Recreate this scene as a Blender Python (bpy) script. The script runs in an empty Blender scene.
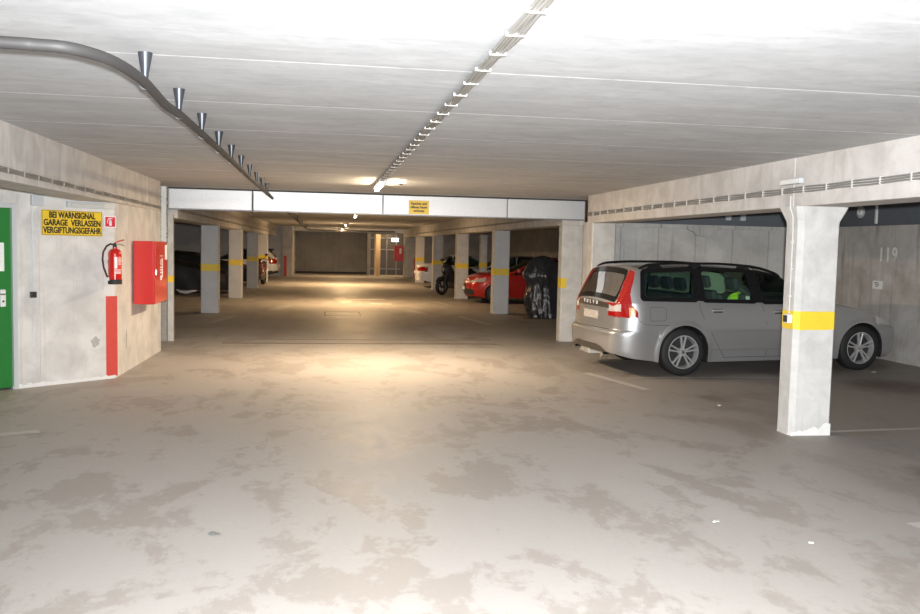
import bpy, bmesh, math, random
from mathutils import Vector, Matrix, noise as mnoise
R = math.radians
PI = math.pi
random.seed(7)
C = bpy.context.scene.collection
H = 1.68

# ------------------------------------------------------------------ materials
def new_mat(name):
    m = bpy.data.materials.new(name); m.use_nodes = True
    nt = m.node_tree; b = nt.nodes['Principled BSDF']
    return m, nt, b

def plain(name, col, rough=.5, metal=0., spec=.5, coat=0., emit=None, estr=0., var=0.0, vscale=8., bump=0.):
    m, nt, b = new_mat(name)
    b.inputs['Base Color'].default_value = (*col, 1)
    b.inputs['Roughness'].default_value = rough
    b.inputs['Metallic'].default_value = metal
    b.inputs['Specular IOR Level'].default_value = spec
    b.inputs['Coat Weight'].default_value = coat
    if coat: b.inputs['Coat Roughness'].default_value = .06
    if emit:
        b.inputs['Emission Color'].default_value = (*emit, 1); b.inputs['Emission Strength'].default_value = estr
    if var or bump:
        tc = nt.nodes.new('ShaderNodeTexCoord'); n = nt.nodes.new('ShaderNodeTexNoise')
        n.inputs['Scale'].default_value = vscale; n.inputs['Detail'].default_value = 5
        nt.links.new(tc.outputs['Object'], n.inputs['Vector'])
        if var:
            mx = nt.nodes.new('ShaderNodeMix'); mx.data_type = 'RGBA'
            mx.inputs['A'].default_value = (*[c * (1 - var) for c in col], 1)
            mx.inputs['B'].default_value = (*[min(1, c * (1 + var)) for c in col], 1)
            nt.links.new(n.outputs['Fac'], mx.inputs['Factor'])
            nt.links.new(mx.outputs['Result'], b.inputs['Base Color'])
        if bump:
            bp = nt.nodes.new('ShaderNodeBump'); bp.inputs['Strength'].default_value = bump
            bp.inputs['Distance'].default_value = .02
            nt.links.new(n.outputs['Fac'], bp.inputs['Height']); nt.links.new(bp.outputs['Normal'], b.inputs['Normal'])
    return m

def ramp(nt, src, stops):
    r = nt.nodes.new('ShaderNodeValToRGB')
    e = r.color_ramp.elements
    while len(e) < len(stops): e.new(.5)
    for i, (p, c) in enumerate(stops):
        e[i].position = p
        e[i].color = (*c, 1) if len(c) == 3 else c
    nt.links.new(src, r.inputs['Fac']); return r

def noise(nt, vec, scale, detail=5, rough=.55, dist=0.):
    n = nt.nodes.new('ShaderNodeTexNoise'); n.inputs['Scale'].default_value = scale
    n.inputs['Detail'].default_value = detail; n.inputs['Roughness'].default_value = rough
    n.inputs['Distortion'].default_value = dist
    nt.links.new(vec, n.inputs['Vector']); return n

def mapping(nt, vec, scale=(1, 1, 1), loc=(0, 0, 0), rot=(0, 0, 0)):
    mp = nt.nodes.new('ShaderNodeMapping'); mp.inputs['Scale'].default_value = scale
    mp.inputs['Location'].default_value = loc; mp.inputs['Rotation'].default_value = rot
    nt.links.new(vec, mp.inputs['Vector']); return mp.outputs['Vector']

def mix(nt, fac, a, b, mode='MIX'):
    m = nt.nodes.new('ShaderNodeMix'); m.data_type = 'RGBA'; m.blend_type = mode
    for k, v in (('Factor', fac), ('A', a), ('B', b)):
        if isinstance(v, (int, float)): m.inputs[k].default_value = v
        elif isinstance(v, tuple): m.inputs[k].default_value = (*v, 1) if len(v) == 3 else v
        else: nt.links.new(v, m.inputs[k])
    return m.outputs['Result']

def math_n(nt, op, a, b=None, c=None):
    m = nt.nodes.new('ShaderNodeMath'); m.operation = op
    for i, v in enumerate((a, b, c)):
        if v is None: continue
        if isinstance(v, (int, float)): m.inputs[i].default_value = v
        else: nt.links.new(v, m.inputs[i])
    return m.outputs[0]

def concrete(name, base, dark, scale=1.0, streak=.35, seam=None, seam_axis='X', seam_off=0., rough=.85, blotch=.5):
    """board-cast concrete: blotches, vertical run streaks, pin holes, optional formwork seams."""
    m, nt, b = new_mat(name)
    pos = nt.nodes.new('ShaderNodeNewGeometry').outputs['Position']
    n1 = noise(nt, mapping(nt, pos, (1.2 * scale,) * 3), 1.6, 6, .6, .4)
    col = mix(nt, ramp(nt, n1.outputs['Fac'], [(.38, (0, 0, 0)), (.66, (1, 1, 1))]).outputs['Color'], tuple(base), tuple(b_ * (1 - blotch) + d * blotch for b_, d in zip(base, dark)))
    n2 = noise(nt, mapping(nt, pos, (5, 5, .35)), 2.2, 4, .6, .2)
    f2 = ramp(nt, n2.outputs['Fac'], [(.56, (0, 0, 0)), (.74, (1, 1, 1))])
    col = mix(nt, math_n(nt, 'MULTIPLY', f2.outputs['Color'], streak), col, tuple(dark))
    n3 = noise(nt, pos, 38, 3, .7)
    col = mix(nt, math_n(nt, 'MULTIPLY', ramp(nt, n3.outputs['Fac'], [(.62, (0, 0, 0)), (.72, (1, 1, 1))]).outputs['Color'], .25), col, tuple(dark))
    bumpsrc = n3.outputs['Fac']
    if seam:
        sp = nt.nodes.new('ShaderNodeSeparateXYZ'); nt.links.new(pos, sp.inputs[0])
        u = math_n(nt, 'ADD', sp.outputs[seam_axis], seam_off + 100 * seam)
        w = math_n(nt, 'PINGPONG', math_n(nt, 'ADD', u, math_n(nt, 'MULTIPLY', noise(nt, pos, 3).outputs['Fac'], .03)), seam / 2)
        f = ramp(nt, w, [(0, (1, 1, 1)), (.018, (0, 0, 0))])
        col = mix(nt, math_n(nt, 'MULTIPLY', f.outputs['Color'], .6), col, tuple(d * .8 for d in dark))
    nt.links.new(col, b.inputs['Base Color'])
    b.inputs['Roughness'].default_value = rough; b.inputs['Specular IOR Level'].default_value = .25
    bp = nt.nodes.new('ShaderNodeBump'); bp.inputs['Strength'].default_value = .25; bp.inputs['Distance'].default_value = .01
    nt.links.new(bumpsrc, bp.inputs['Height']); nt.links.new(bp.outputs['Normal'], b.inputs['Normal'])
    return m

def floor_material():
    m, nt, b = new_mat('dusty_screed_floor')
    pos = nt.nodes.new('ShaderNodeNewGeometry').outputs['Position']
    # dust film: pale, with worn brownish patches that have crisp ragged edges
    v = mapping(nt, pos, (1.35, .8, 1), (3.1, 1.7, 0), (0, 0, R(-20)))
    n1 = noise(nt, v, 1.15, 8, .62, .55)
    n2 = noise(nt, mapping(nt, pos, (2.6, 1.6, 1), (7.4, .2, 0), (0, 0, R(25))), 1.8, 7, .66, .5)
    n5 = noise(nt, mapping(nt, pos, (1.5, 1, 1), (0, 0, 0), (0, 0, R(-25))), 7.5, 8, .75, .4)
    patch = math_n(nt, 'ADD', math_n(nt, 'ADD', math_n(nt, 'MULTIPLY', n1.outputs['Fac'], .52), math_n(nt, 'MULTIPLY', n2.outputs['Fac'], .26)), math_n(nt, 'MULTIPLY', n5.outputs['Fac'], .22))
    pr_ = ramp(nt, patch, [(.505, (0, 0, 0)), (.545, (1, 1, 1))])
    fine = noise(nt, pos, 22, 6, .7)
    col = mix(nt, fine.outputs['Fac'], (.37, .342, .318), (.425, .395, .37))
    big = noise(nt, mapping(nt, pos, (.35, .22, 1)), 1.0, 4)
    col = mix(nt, math_n(nt, 'MULTIPLY', ramp(nt, big.outputs['Fac'], [(.4, (0, 0, 0)), (.65, (1, 1, 1))]).outputs['Color'], .3), col, (.345, .312, .282))
    # tint the worn patches, then a darker tone towards the right-hand bays
    sp = nt.nodes.new('ShaderNodeSeparateXYZ'); nt.links.new(pos, sp.inputs[0])
    wear = math_n(nt, 'MULTIPLY', pr_.outputs['Color'], .48)
    col = mix(nt, wear, col, (.25, .212, .18))
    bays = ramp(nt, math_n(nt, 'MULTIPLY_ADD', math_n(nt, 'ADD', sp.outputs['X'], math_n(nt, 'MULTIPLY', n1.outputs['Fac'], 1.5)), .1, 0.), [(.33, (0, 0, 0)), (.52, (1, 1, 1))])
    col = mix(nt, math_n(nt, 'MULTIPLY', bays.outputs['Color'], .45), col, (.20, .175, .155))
    grit = noise(nt, pos, 70, 3, .6)
    col = mix(nt, math_n(nt, 'MULTIPLY', ramp(nt, grit.outputs['Fac'], [(.62, (0, 0, 0)), (.72, (1, 1, 1))]).outputs['Color'], .22), col, (.18, .15, .13))
    # oil stains where engines stand; the first and widest is a plain dark patch
    for (sx, sy, sr, st) in ((7.2, 9.85, .75, .8), (4.7, 5.9, .3, .5), (5.2, 5.2, .5, .3), (4.5, 9.2, .3, .35), (2.7, 15.6, .35, .4), (4.6, 19.2, .3, .3), (6.4, 11.2, .6, .3)):
        vm = nt.nodes.new('ShaderNodeVectorMath'); vm.operation = 'DISTANCE'
        wob = nt.nodes.new('ShaderNodeVectorMath'); wob.operation = 'MULTIPLY_ADD'
        nt.links.new(n2.outputs['Color'], wob.inputs[0]); wob.inputs[1].default_value = (.7, .7, 0); nt.links.new(pos, wob.inputs[2])
        nt.links.new(wob.outputs[0], vm.inputs[0]); vm.inputs[1].default_value = (sx + .35, sy + .35, 0)
        f = ramp(nt, math_n(nt, 'DIVIDE', vm.outputs['Value'], sr), [(.3, (1, 1, 1)), (1., (0, 0, 0))])
        col = mix(nt, math_n(nt, 'MULTIPLY', f.outputs['Color'], st), col, (.10, .075, .06))
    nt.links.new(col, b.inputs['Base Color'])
    rg = ramp(nt, patch, [(.45, (.62,) * 3), (.6, (.5,) * 3)])
    nt.links.new(rg.outputs['Color'], b.inputs['Roughness'])
    b.inputs['Specular IOR Level'].default_value = .35
    bp = nt.nodes.new('ShaderNodeBump'); bp.inputs['Strength'].default_value = .18; bp.inputs['Distance'].default_value = .01
    nt.links.new(fine.outputs['Fac'], bp.inputs['Height']); nt.links.new(bp.outputs['Normal'], b.inputs['Normal'])
    return m

def ceiling_material():
    m, nt, b = new_mat('precast_ceiling_planks')
    pos = nt.nodes.new('ShaderNodeNewGeometry').outputs['Position']
    n1 = noise(nt, mapping(nt, pos, (.8, 2.2, 1)), 1.6, 7, .62, .5)
    col = mix(nt, ramp(nt, n1.outputs['Fac'], [(.36, (0, 0, 0)), (.68, (1, 1, 1))]).outputs['Color'], (.59, .595, .60), (.48, .485, .49))
    n2 = noise(nt, mapping(nt, pos, (.5, 9, 1)), 2.5, 5, .6)
    col = mix(nt, math_n(nt, 'MULTIPLY', ramp(nt, n2.outputs['Fac'], [(.52, (0, 0, 0)), (.72, (1, 1, 1))]).outputs['Color'], .28), col, (.43, .425, .42))
    sp = nt.nodes.new('ShaderNodeSeparateXYZ'); nt.links.new(pos, sp.inputs[0])
    u = math_n(nt, 'ADD', sp.outputs['Y'], 135.7 - 4.385)
    nz = noise(nt, mapping(nt, pos, (6, 6, 1)), 5, 4)
    w = math_n(nt, 'PINGPONG', u, 1.357 / 2)
    w2 = math_n(nt, 'ADD', w, math_n(nt, 'MULTIPLY', math_n(nt, 'SUBTRACT', nz.outputs['Fac'], .5), .012))
    line = ramp(nt, w2, [(.009, (1, 1, 1)), (.015, (0, 0, 0))])
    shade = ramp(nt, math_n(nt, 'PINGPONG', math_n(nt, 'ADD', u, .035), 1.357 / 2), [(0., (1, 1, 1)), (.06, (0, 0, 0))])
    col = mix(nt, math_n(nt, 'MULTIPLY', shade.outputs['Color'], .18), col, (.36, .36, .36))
    col = mix(nt, line.outputs['Color'], col, (.9, .9, .9))
    n3 = noise(nt, pos, 45, 3, .7)
    n4 = noise(nt, mapping(nt, pos, (1, 1.8, 1)), 6.5, 6, .7, .3)
    col = mix(nt, math_n(nt, 'MULTIPLY', ramp(nt, n4.outputs['Fac'], [(.46, (0, 0, 0)), (.70, (1, 1, 1))]).outputs['Color'], .5), col, (.38, .385, .39))
    col = mix(nt, math_n(nt, 'MULTIPLY', n3.outputs['Fac'], .16), col, (.3, .3, .3))
    nt.links.new(col, b.inputs['Base Color']); b.inputs['Roughness'].default_value = .9; b.inputs['Specular IOR Level'].default_value = .2
    return m

def glass(name, tint, rough=.02, dark=1., refl=1.):
    m = bpy.data.materials.new(name); m.use_nodes = True; nt = m.node_tree; nt.nodes.clear()
    out = nt.nodes.new('ShaderNodeOutputMaterial'); mx = nt.nodes.new('ShaderNodeMixShader')
    tr = nt.nodes.new('ShaderNodeBsdfTransparent'); gl = nt.nodes.new('ShaderNodeBsdfGlossy')
    fr = nt.nodes.new('ShaderNodeFresnel'); fr.inputs['IOR'].default_value = 1.5
    tr.inputs['Color'].default_value = (*[t * dark for t in tint], 1)
    gl.inputs['Roughness'].default_value = rough
    f = math_n(nt, 'MULTIPLY', fr.outputs[0], refl)
    nt.links.new(f, mx.inputs[0]); nt.links.new(tr.outputs[0], mx.inputs[1]); nt.links.new(gl.outputs[0], mx.inputs[2])
    nt.links.new(mx.outputs[0], out.inputs[0]); return m

def paint(name, col, metal=.6, rough=.32, coat=.8, dust=0.):
    m = plain(name, col, rough, metal, .5, coat, var=.05, vscale=60)
    return m

M = {}
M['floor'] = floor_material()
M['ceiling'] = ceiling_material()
M['wall'] = concrete('cast_concrete_wall', (.47, .455, .435), (.25, .23, .21), 1., .35, 0)
M['wall_near'] = concrete('pale_concrete_wall', (.71, .69, .665), (.38, .365, .345), 1.5, .45, 0, blotch=.5)
M['wall_bay'] = concrete('bay_concrete_wall', (.58, .57, .545), (.28, .265, .24), .9, .55, .66, 'X', -4.89 + .66)
M['wall_right'] = concrete('stained_bay_wall', (.58, .56, .53), (.24, .20, .165), 1.1, .9, 0)
M['wall_back'] = concrete('grey_back_wall', (.29, .285, .28), (.17, .16, .155), .5, .5, 1.1, 'X', .2)
M['beam'] = concrete('beam_concrete', (.66, .63, .60), (.38, .35, .32), 1.7, .5, 0, blotch=.5)
M['column'] = concrete('column_concrete', (.61, .60, .58), (.36, .35, .33), 2.6, .3, 0, blotch=.45)
M['column_grey'] = concrete('rear_column_concrete', (.60, .60, .60), (.42, .41, .40), 2., .1, 0, blotch=.3)
M['whitewash'] = plain('whitewashed_edge', (.75, .75, .73), .8, var=.1, vscale=30, bump=.3)
M['dark_panel'] = plain('dark_insulation', (.12, .13, .145), .8, var=.15, vscale=5)
M['yellow'] = plain('yellow_band_paint', (.80, .57, .04), .5, var=.08, vscale=14)
M['red_stripe'] = plain('red_stripe_paint', (.60, .065, .05), .55, var=.12, vscale=16)
M['galv'] = plain('galvanised_steel', (.66, .68, .70), .42, .35, var=.1, vscale=26)
M['galv_dark'] = plain('galvanised_shadow_gap', (.25, .26, .28), .5, .5)
M['pipe_grey'] = plain('scuffed_grey_channel', (.33, .32, .30), .7, var=.35, vscale=30, bump=.5)
M['white_plastic'] = plain('white_plastic', (.78, .78, .76), .4)
M['cable'] = plain('grey_cable', (.24, .23, .21), .5)
M['cable_clip'] = plain('cable_clip_plastic', (.58, .56, .52), .5)
M['pipe'] = plain('grey_pipe', (.042, .040, .039), .6, .0, var=.15, vscale=20)
M['hanger'] = plain('dark_zinc_hanger', (.07, .075, .085), .4, .6)
M['green'] = plain('green_door_paint', (.022, .20, .035), .38, var=.04, vscale=3)
M['frame_grey'] = plain('light_grey_frame', (.52, .55, .56), .45)
M['paper'] = plain('white_paper', (.82, .84, .82), .7)
M['sign_yellow'] = plain('sign_yellow', (.76, .52, .03), .4)
M['black'] = plain('black_print', (.012, .012, .012), .5)
M['sign_red'] = plain('sign_red', (.62, .02, .05), .4)
M['white'] = plain('white_print', (.86, .86, .84), .5)
M['ext_red'] = plain('extinguisher_red', (.58, .014, .010), .22, 0, .5, .6)
M['cab_red'] = plain('cabinet_red', (.58, .014, .010), .3, 0, .5, .4)
M['rubber'] = plain('black_rubber', (.018, .018, .018), .65)
M['tyre'] = plain('tyre_rubber', (.014, .014, .014), .7)
M['black_gloss'] = plain('black_gloss', (.010, .010, .011), .12)
M['black_matt'] = plain('black_plastic', (.025, .025, .026), .55)
M['interior'] = plain('dark_interior', (.035, .037, .04), .8)
M['seat_cloth'] = plain('seat_cloth', (.075, .085, .095), .85)
M['chrome'] = plain('chrome', (.82, .82, .83), .12, 1.)
M['alloy'] = plain('alloy_rim', (.52, .52, .52), .35, .5)
M['silver'] = paint('silver_paint', (.40, .40, .405), .6, .33)
M['grey_car'] = paint('pale_blue_grey_paint', (.50, .55, .58), .4, .35)
M['white_car'] = paint('white_paint', (.78, .77, .76), 0., .3)
M['red_car'] = paint('red_paint', (.42, .012, .008), .1, .28)
M['lamp_red'] = plain('red_tail_lens', (.40, .006, .005), .12, 0, .7, .8)
M['lamp_clear'] = plain('clear_lens', (.80, .74, .70), .12, .3, .6, .5)
M['lamp_amber'] = plain('amber_lens', (.85, .38, .16), .15, .1, .6)
M['headlamp'] = plain('headlamp_glass', (.62, .62, .62), .1, .5)
M['glass'] = glass('green_tinted_glass', (.70, .86, .76))
M['glass_dark'] = glass('privacy_glass', (.34, .48, .47))
M['glass_rear'] = glass('rear_glass', (.40, .47, .42))
M['trim_dark'] = plain('tailgate_dark_trim', (.085, .075, .065), .35, .3)
M['vest'] = plain('hi_vis_yellow', (.55, .95, .05), .6, emit=None)
M['reflect'] = plain('reflective_tape', (.9, .92, .88), .3)
M['bag'] = plain('black_plastic_film', (.03, .03, .032), .3, 0, .6, vscale=9, bump=1.)
M['tarp'] = plain('black_tarpaulin', (.008, .008, .009), .6)
M['paint_line'] = plain('worn_line_paint', (.48, .46, .43), .6, var=.2, vscale=9)
M['paint_white'] = plain('white_arrow_paint', (.62, .58, .52), .6, var=.2, vscale=9)
M['iron'] = plain('cast_iron', (.16, .13, .10), .6, .3, var=.2, vscale=30)
M['tube'] = plain('lit_tube', (1, 1, 1), .5, emit=(1., .78, .5), estr=110)
M['tube_far'] = plain('lit_far_tube', (1, 1, 1), .5, emit=(1., .74, .42), estr=110)
M['tube_overhead'] = plain('dim_tube', (1, 1, 1), .5, emit=(1., .9, .78), estr=12)
M['exit_lit'] = plain('lit_exit_panel', (.9, .95, .9), .5, emit=(.85, 1., .9), estr=2.5)
M['exit_green'] = plain('exit_green', (.02, .35, .12), .5)
M['timber'] = plain('pale_door_edge', (.50, .38, .24), .5, var=.1)
M['number'] = plain('stencilled_number', (.80, .80, .76), .7, var=.2, vscale=30)
M['paper_bit'] = plain('paper_scrap', (.75, .75, .70), .8)
M['foil'] = plain('crushed_foil', (.30, .34, .32), .35, .5)
M['red_moto'] = paint('motorbike_red', (.12, .008, .014), 0, .25)

# ------------------------------------------------------------------ mesh helpers
def link_mesh(name, verts, faces, m, parent=None, smooth=False, mats=None, fm=None, autos=None):
    me = bpy.data.meshes.new(name)
    me.from_pydata([tuple(v) for v in verts], [], faces)
    me.update()
    o = bpy.data.objects.new(name, me); C.objects.link(o)
    me.materials.append(M[m] if isinstance(m, str) else m)
    if smooth:
        for p in me.polygons: p.use_smooth = True
    if parent: o.parent = parent
    return o

class MB:
    def __init__(s): s.v = []; s.f = []
    def add(s, vs, fs):
        b = len(s.v); s.v += [tuple(v) for v in vs]; s.f += [tuple(b + i for i in f) for f in fs]; return s
    def box(s, x0, x1, y0, y1, z0, z1, bev=0., rot=None, at=(0, 0, 0)):
        bm = bmesh.new(); bmesh.ops.create_cube(bm, size=1)
        for v in bm.verts:
            v.co = Vector(((x0 + x1) / 2 + v.co.x * (x1 - x0), (y0 + y1) / 2 + v.co.y * (y1 - y0), (z0 + z1) / 2 + v.co.z * (z1 - z0)))
        if bev: bmesh.ops.bevel(bm, geom=bm.edges[:], offset=bev, segments=2, profile=.6, affect='EDGES')
        if rot is not None:
            for v in bm.verts: v.co = rot @ v.co + Vector(at)
        bm.verts.index_update()
        s.add([v.co.copy() for v in bm.verts], [[v.index for v in f.verts] for f in bm.faces]); bm.free(); return s
    def tube(s, pts, r, n=10, cap=True, radii=None):
        pts = [Vector(p) for p in pts]; rings = []; up = None
        for i, p in enumerate(pts):
            t = (pts[min(i + 1, len(pts) - 1)] - pts[max(i - 1, 0)]).normalized()
            if up is None: up = t.orthogonal().normalized()
            up = (up - t * up.dot(t)).normalized(); sd = t.cross(up); rr = radii[i] if radii else r
            rings.append([p + up * math.cos(2 * PI * k / n) * rr + sd * math.sin(2 * PI * k / n) * rr for k in range(n)])
        vs = [v for rg in rings for v in rg]; fs = []
        for i in range(len(pts) - 1):
            for k in range(n): fs.append((i * n + k, i * n + (k + 1) % n, (i + 1) * n + (k + 1) % n, (i + 1) * n + k))
        if cap: fs.append(tuple(range(n))[::-1]); fs.append(tuple((len(pts) - 1) * n + k for k in range(n)))
        return s.add(vs, fs)
    def lathe(s, prof, n=24, axis='Z', at=(0, 0, 0), cap=True):
        vs = []
        for r, h in prof:
            for k in range(n):
                a = 2 * PI * k / n; c, d = r * math.cos(a), r * math.sin(a)
                p = (c, d, h) if axis == 'Z' else ((c, h, d) if axis == 'Y' else (h, c, d))
                vs.append((p[0] + at[0], p[1] + at[1], p[2] + at[2]))
        fs = []
        for i in range(len(prof) - 1):
            for k in range(n): fs.append((i * n + k, i * n + (k + 1) % n, (i + 1) * n + (k + 1) % n, (i + 1) * n + k))
        if cap:
            fs.append(tuple(range(n))[::-1]); fs.append(tuple((len(prof) - 1) * n + k for k in range(n)))
        return s.add(vs, fs)
    def prism(s, poly, z0, z1, axis='Z'):
        """poly: 2D outline, extruded along an axis"""
        n = len(poly)
        def P(a, b, h): return (a, b, h) if axis == 'Z' else ((a, h, b) if axis == 'Y' else (h, a, b))
        vs = [P(a, b, z0) for a, b in poly] + [P(a, b, z1) for a, b in poly]
        fs = [tuple(range(n))[::-1], tuple(range(n, 2 * n))] + [(i, (i + 1) % n, n + (i + 1) % n, n + i) for i in range(n)]
        return s.add(vs, fs)
    def xf(s, mat):
        s.v = [tuple(mat @ Vector(v)) for v in s.v]; return s
    def build(s, name, m, parent=None, smooth=False, angle=None):
        o = link_mesh(name, s.v, s.f, m, parent)
        me = o.data
        bm = bmesh.new(); bm.from_mesh(me); bmesh.ops.recalc_face_normals(bm, faces=bm.faces[:])
        if smooth or angle:
            a = angle or R(40)
            for f in bm.faces: f.smooth = True
            for e in bm.edges:
                if len(e.link_faces) == 2 and e.calc_face_angle(0) > a: e.smooth = False
        bm.to_mesh(me); bm.free()
        return o

def tag(o, label=None, cat=None, group=None, kind=None):
    if label: o['label'] = label
    if cat: o['category'] = cat
    if group: o['group'] = group
    if kind: o['kind'] = kind
    return o
def empty(name, loc=(0, 0, 0), rz=0., label=None, cat=None, group=None):
    o = bpy.data.objects.new(name, None); C.objects.link(o); o.empty_display_size = .1
    o.location = loc; o.rotation_euler = (0, 0, rz); tag(o, label, cat, group); return o
def struct(o): o['kind'] = 'structure'; return o
def copy_tree(o, parent=None):
    c = o.copy(); C.objects.link(c); c.parent = parent
    for ch in [x for x in bpy.data.objects if x.parent == o]: copy_tree(ch, c)
    return c
def text_mesh(name, body, size, m, mat4, parent=None, depth=.0015, bold=.012, align='CENTER', sx=1., spacing=1., fit=None, fat=0.):
    cu = bpy.data.curves.new('lettering', 'FONT'); cu.body = body; cu.size = size; cu.extrude = depth; cu.offset = bold * size
    cu.align_x = align; cu.align_y = 'CENTER'; cu.space_character = spacing
    t = bpy.data.objects.new('t', cu); C.objects.link(t)
    bpy.context.view_layer.update()
    me = bpy.data.meshes.new_from_object(t.evaluated_get(bpy.context.evaluated_depsgraph_get()))
    bpy.data.objects.remove(t); bpy.data.curves.remove(cu)
    if fit:
        xs = [v.co.x for v in me.vertices]; sx = fit / (max(xs) - min(xs)); me.transform(Matrix.Translation((-(max(xs) + min(xs)) / 2, 0, 0)))
    if fat:
        bm = bmesh.new()
        for q_, (dx, dy) in enumerate(((-fat, 0), (fat, 0), (0, 0), (0, fat * .5), (0, -fat * .5))):
            me.transform(Matrix.Translation((dx, dy, q_ * .0002))); bm.from_mesh(me); me.transform(Matrix.Translation((-dx, -dy, -q_ * .0002)))
        bm.to_mesh(me); bm.free()
    me.transform(mat4 @ Matrix.Diagonal((sx, 1, 1, 1)))
    me.materials.clear(); me.materials.append(M[m]); me.name = name
    o = bpy.data.objects.new(name, me); C.objects.link(o)
    if parent: o.parent = parent
    return o
STAND = Matrix.Rotation(R(90), 4, 'X')   # text upright facing -Y

# ------------------------------------------------------------------ setting
CEIL = 2.57; BB = 2.12
BW = .40
W1a = Vector((-2.49, 10.90, 0)); W1d = Vector((-.75, -.665, 0)).normalized(); W1n = Vector((W1d.y, -W1d.x, 0))
if W1n.y > 0: W1n = -W1n
def w1(s, z, off=0.): return W1a + W1d * s + W1n * off + Vector((0, 0, z))
W1ang = math.atan2(-W1d.y, -W1d.x)
W1M = lambda s, z, off: Matrix.Translation(w1(s, z, off)) @ Matrix.Rotation(W1ang, 4, 'Z')   # local +x runs to the corner, -y out of the wall

def fz(x, y): return max(0., .013 * (x - 4.6)) if y < 13.8 else 0.
_f = MB().box(-12, 4.6, -4, 56, -.2, 0).box(4.6, 12, 13.8, 56, -.2, 0)
_f.add([(4.6, -4, -.2), (12, -4, -.2), (12, 13.8, -.2), (4.6, 13.8, -.2), (4.6, -4, 0), (12, -4, fz(12, 0)), (12, 13.8, fz(12, 0)), (4.6, 13.8, 0)], [(3, 2, 1, 0), (4, 5, 6, 7), (0, 1, 5, 4), (1, 2, 6, 5), (2, 3, 7, 6), (3, 0, 4, 7)])
fl = struct(_f.build('floor', 'floor'))
def mark(poly, name='painted_line', m='paint_line', z=.003):
    return link_mesh(name, [(x, y, z + fz(x, y)) for x, y in poly], [tuple(range(len(poly)))], m, fl)
def strip(a, b, w, name='painted_line', m='paint_line'):
    a = Vector(a); b = Vector(b); d = (b - a).normalized(); n = Vector((-d.y, d.x)) * w / 2
    p = [a + n, b + n, b - n, a - n]
    if (p[1] - p[0]).cross(p[2] - p[0]) < 0: p = p[::-1]
    return mark([tuple(q) for q in p], name, m)
strip((3.56, 11.25), (3.90, 9.87), .12)
strip((3.95, 10.80), (6.6, 10.66), .05)
strip((4.75, 7.44), (7.2, 7.52), .07)
strip((3.66, 4.77), (4.3, 4.83), .1)
strip((-3.4, 7.45), (-2.43, 7.86), .13)
strip((3.25, 20.6), (3.6, 18.4), .13)
strip((3.35, 25.9), (3.6, 24.6), .13); strip((2.2, 22.3), (2.45, 21.3), .25)
strip((-2.3, 18.4), (-2.0, 20.2), .16); strip((-2.2, 25.2), (-2.0, 26.5), .16)
strip((-1.25, 22.0), (-.95, 23.6), .35)
# worn turning arrow in the lane, and a manhole
mark([(.28, 27.2), (.55, 24.9), (.85, 25.3), (.8, 26.0), (1.9, 26.6), (1.9, 27.0), (.75, 27.0), (.6, 27.9)][::-1], 'painted_arrow', 'paint_white')
mark([(1.2, 24.6), (1.9, 24.5), (2.0, 24.9), (1.4, 25.0)][::1], 'painted_arrow', 'paint_white')
mk = MB()
for a, b in (((.04, 20.5), (.88, 20.5)), ((.04, 21.7), (.88, 21.7)), ((.04, 20.5), (.04, 21.7)), ((.88, 20.5), (.88, 21.7))):
    mk.box(min(a[0], b[0]) - .02, max(a[0], b[0]) + .02, min(a[1], b[1]) - .02, max(a[1], b[1]) + .02, 0., .004)
mk.build('manhole_frame', 'iron', fl)
mk = MB(); mk.box(-1.65, 3.0, 14.62, 14.70, 0, .006); mk.build('drain_rail', 'iron', fl)
mk = MB(); mk.box(-1.65, 3.0, 15.25, 15.29, 0, .005); mk.build('drain_rail', 'iron', fl)

cl = struct(MB().box(-12, 12, -4, 56, CEIL, CEIL + .25).build('ceiling', 'ceiling'))

# left wall: angled door wall, short wall up to the gate, then recess
dz = MB()
def wallseg(mb, a, b, t, z0, z1):
    a = Vector((a[0], a[1], 0)); b = Vector((b[0], b[1], 0)); d = (b - a).normalized(); n = Vector((-d.y, d.x, 0)) * t
    vs = [a, b, b + n, a + n]; vs = [tuple((v.x, v.y, z0)) for v in vs] + [tuple((v.x, v.y, z1)) for v in vs]
    mb.add(vs, [(3, 2, 1, 0), (4, 5, 6, 7), (0, 1, 5, 4), (1, 2, 6, 5), (2, 3, 7, 6), (3, 0, 4, 7)]); return mb
pA = w1(1.16, 0); pB = w1(2.20, 0); pC = w1(4.2, 0)
struct(wallseg(MB(), pA, W1a, .25, 0, CEIL).build('wall_left', 'wall_near'))
mm = MB(); wallseg(mm, pC, pB, .25, 0, CEIL); wallseg(mm, pB, pA, .25, 2.05, CEIL)
struct(mm.build('wall_left', 'wall_near'))
mm = MB(); wallseg(mm, (-2.49, 10.90), (-2.445, 13.62), .36, 0, BB)
struct(mm.build('wall_left', 'wall_near'))
mm = MB(); wallseg(mm, pC, (pC.x, -3.9), -.3, 0, CEIL); struct(mm.build('wall_left', 'wall_near'))
def stain(pts, m):
    mb = MB(); n = len(pts); mb.add(pts, [tuple(range(n))]); return mb.build('wall_stain', m, [o for o in bpy.data.objects if o.name == 'wall_left'][0])
M['stain'] = plain('grey_wall_stain', (.42, .41, .39), .9, var=.3, vscale=40)
stain([w1(.25 + .055 * math.cos(a / 14 * 2 * PI) * (1 + .2 * math.sin(a * 2.3)), .46 + .06 * math.sin(a / 14 * 2 * PI) * (1 + .2 * math.cos(a * 1.7)), .002) for a in range(14)], 'stain')
stain([(-2.478 + .0, 11.45 + .035 * math.cos(a / 14 * 2 * PI) * (1 + .3 * math.sin(a * 2.3)), .42 + .13 * math.sin(a / 14 * 2 * PI)) for a in range(14)], 'stain')
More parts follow.
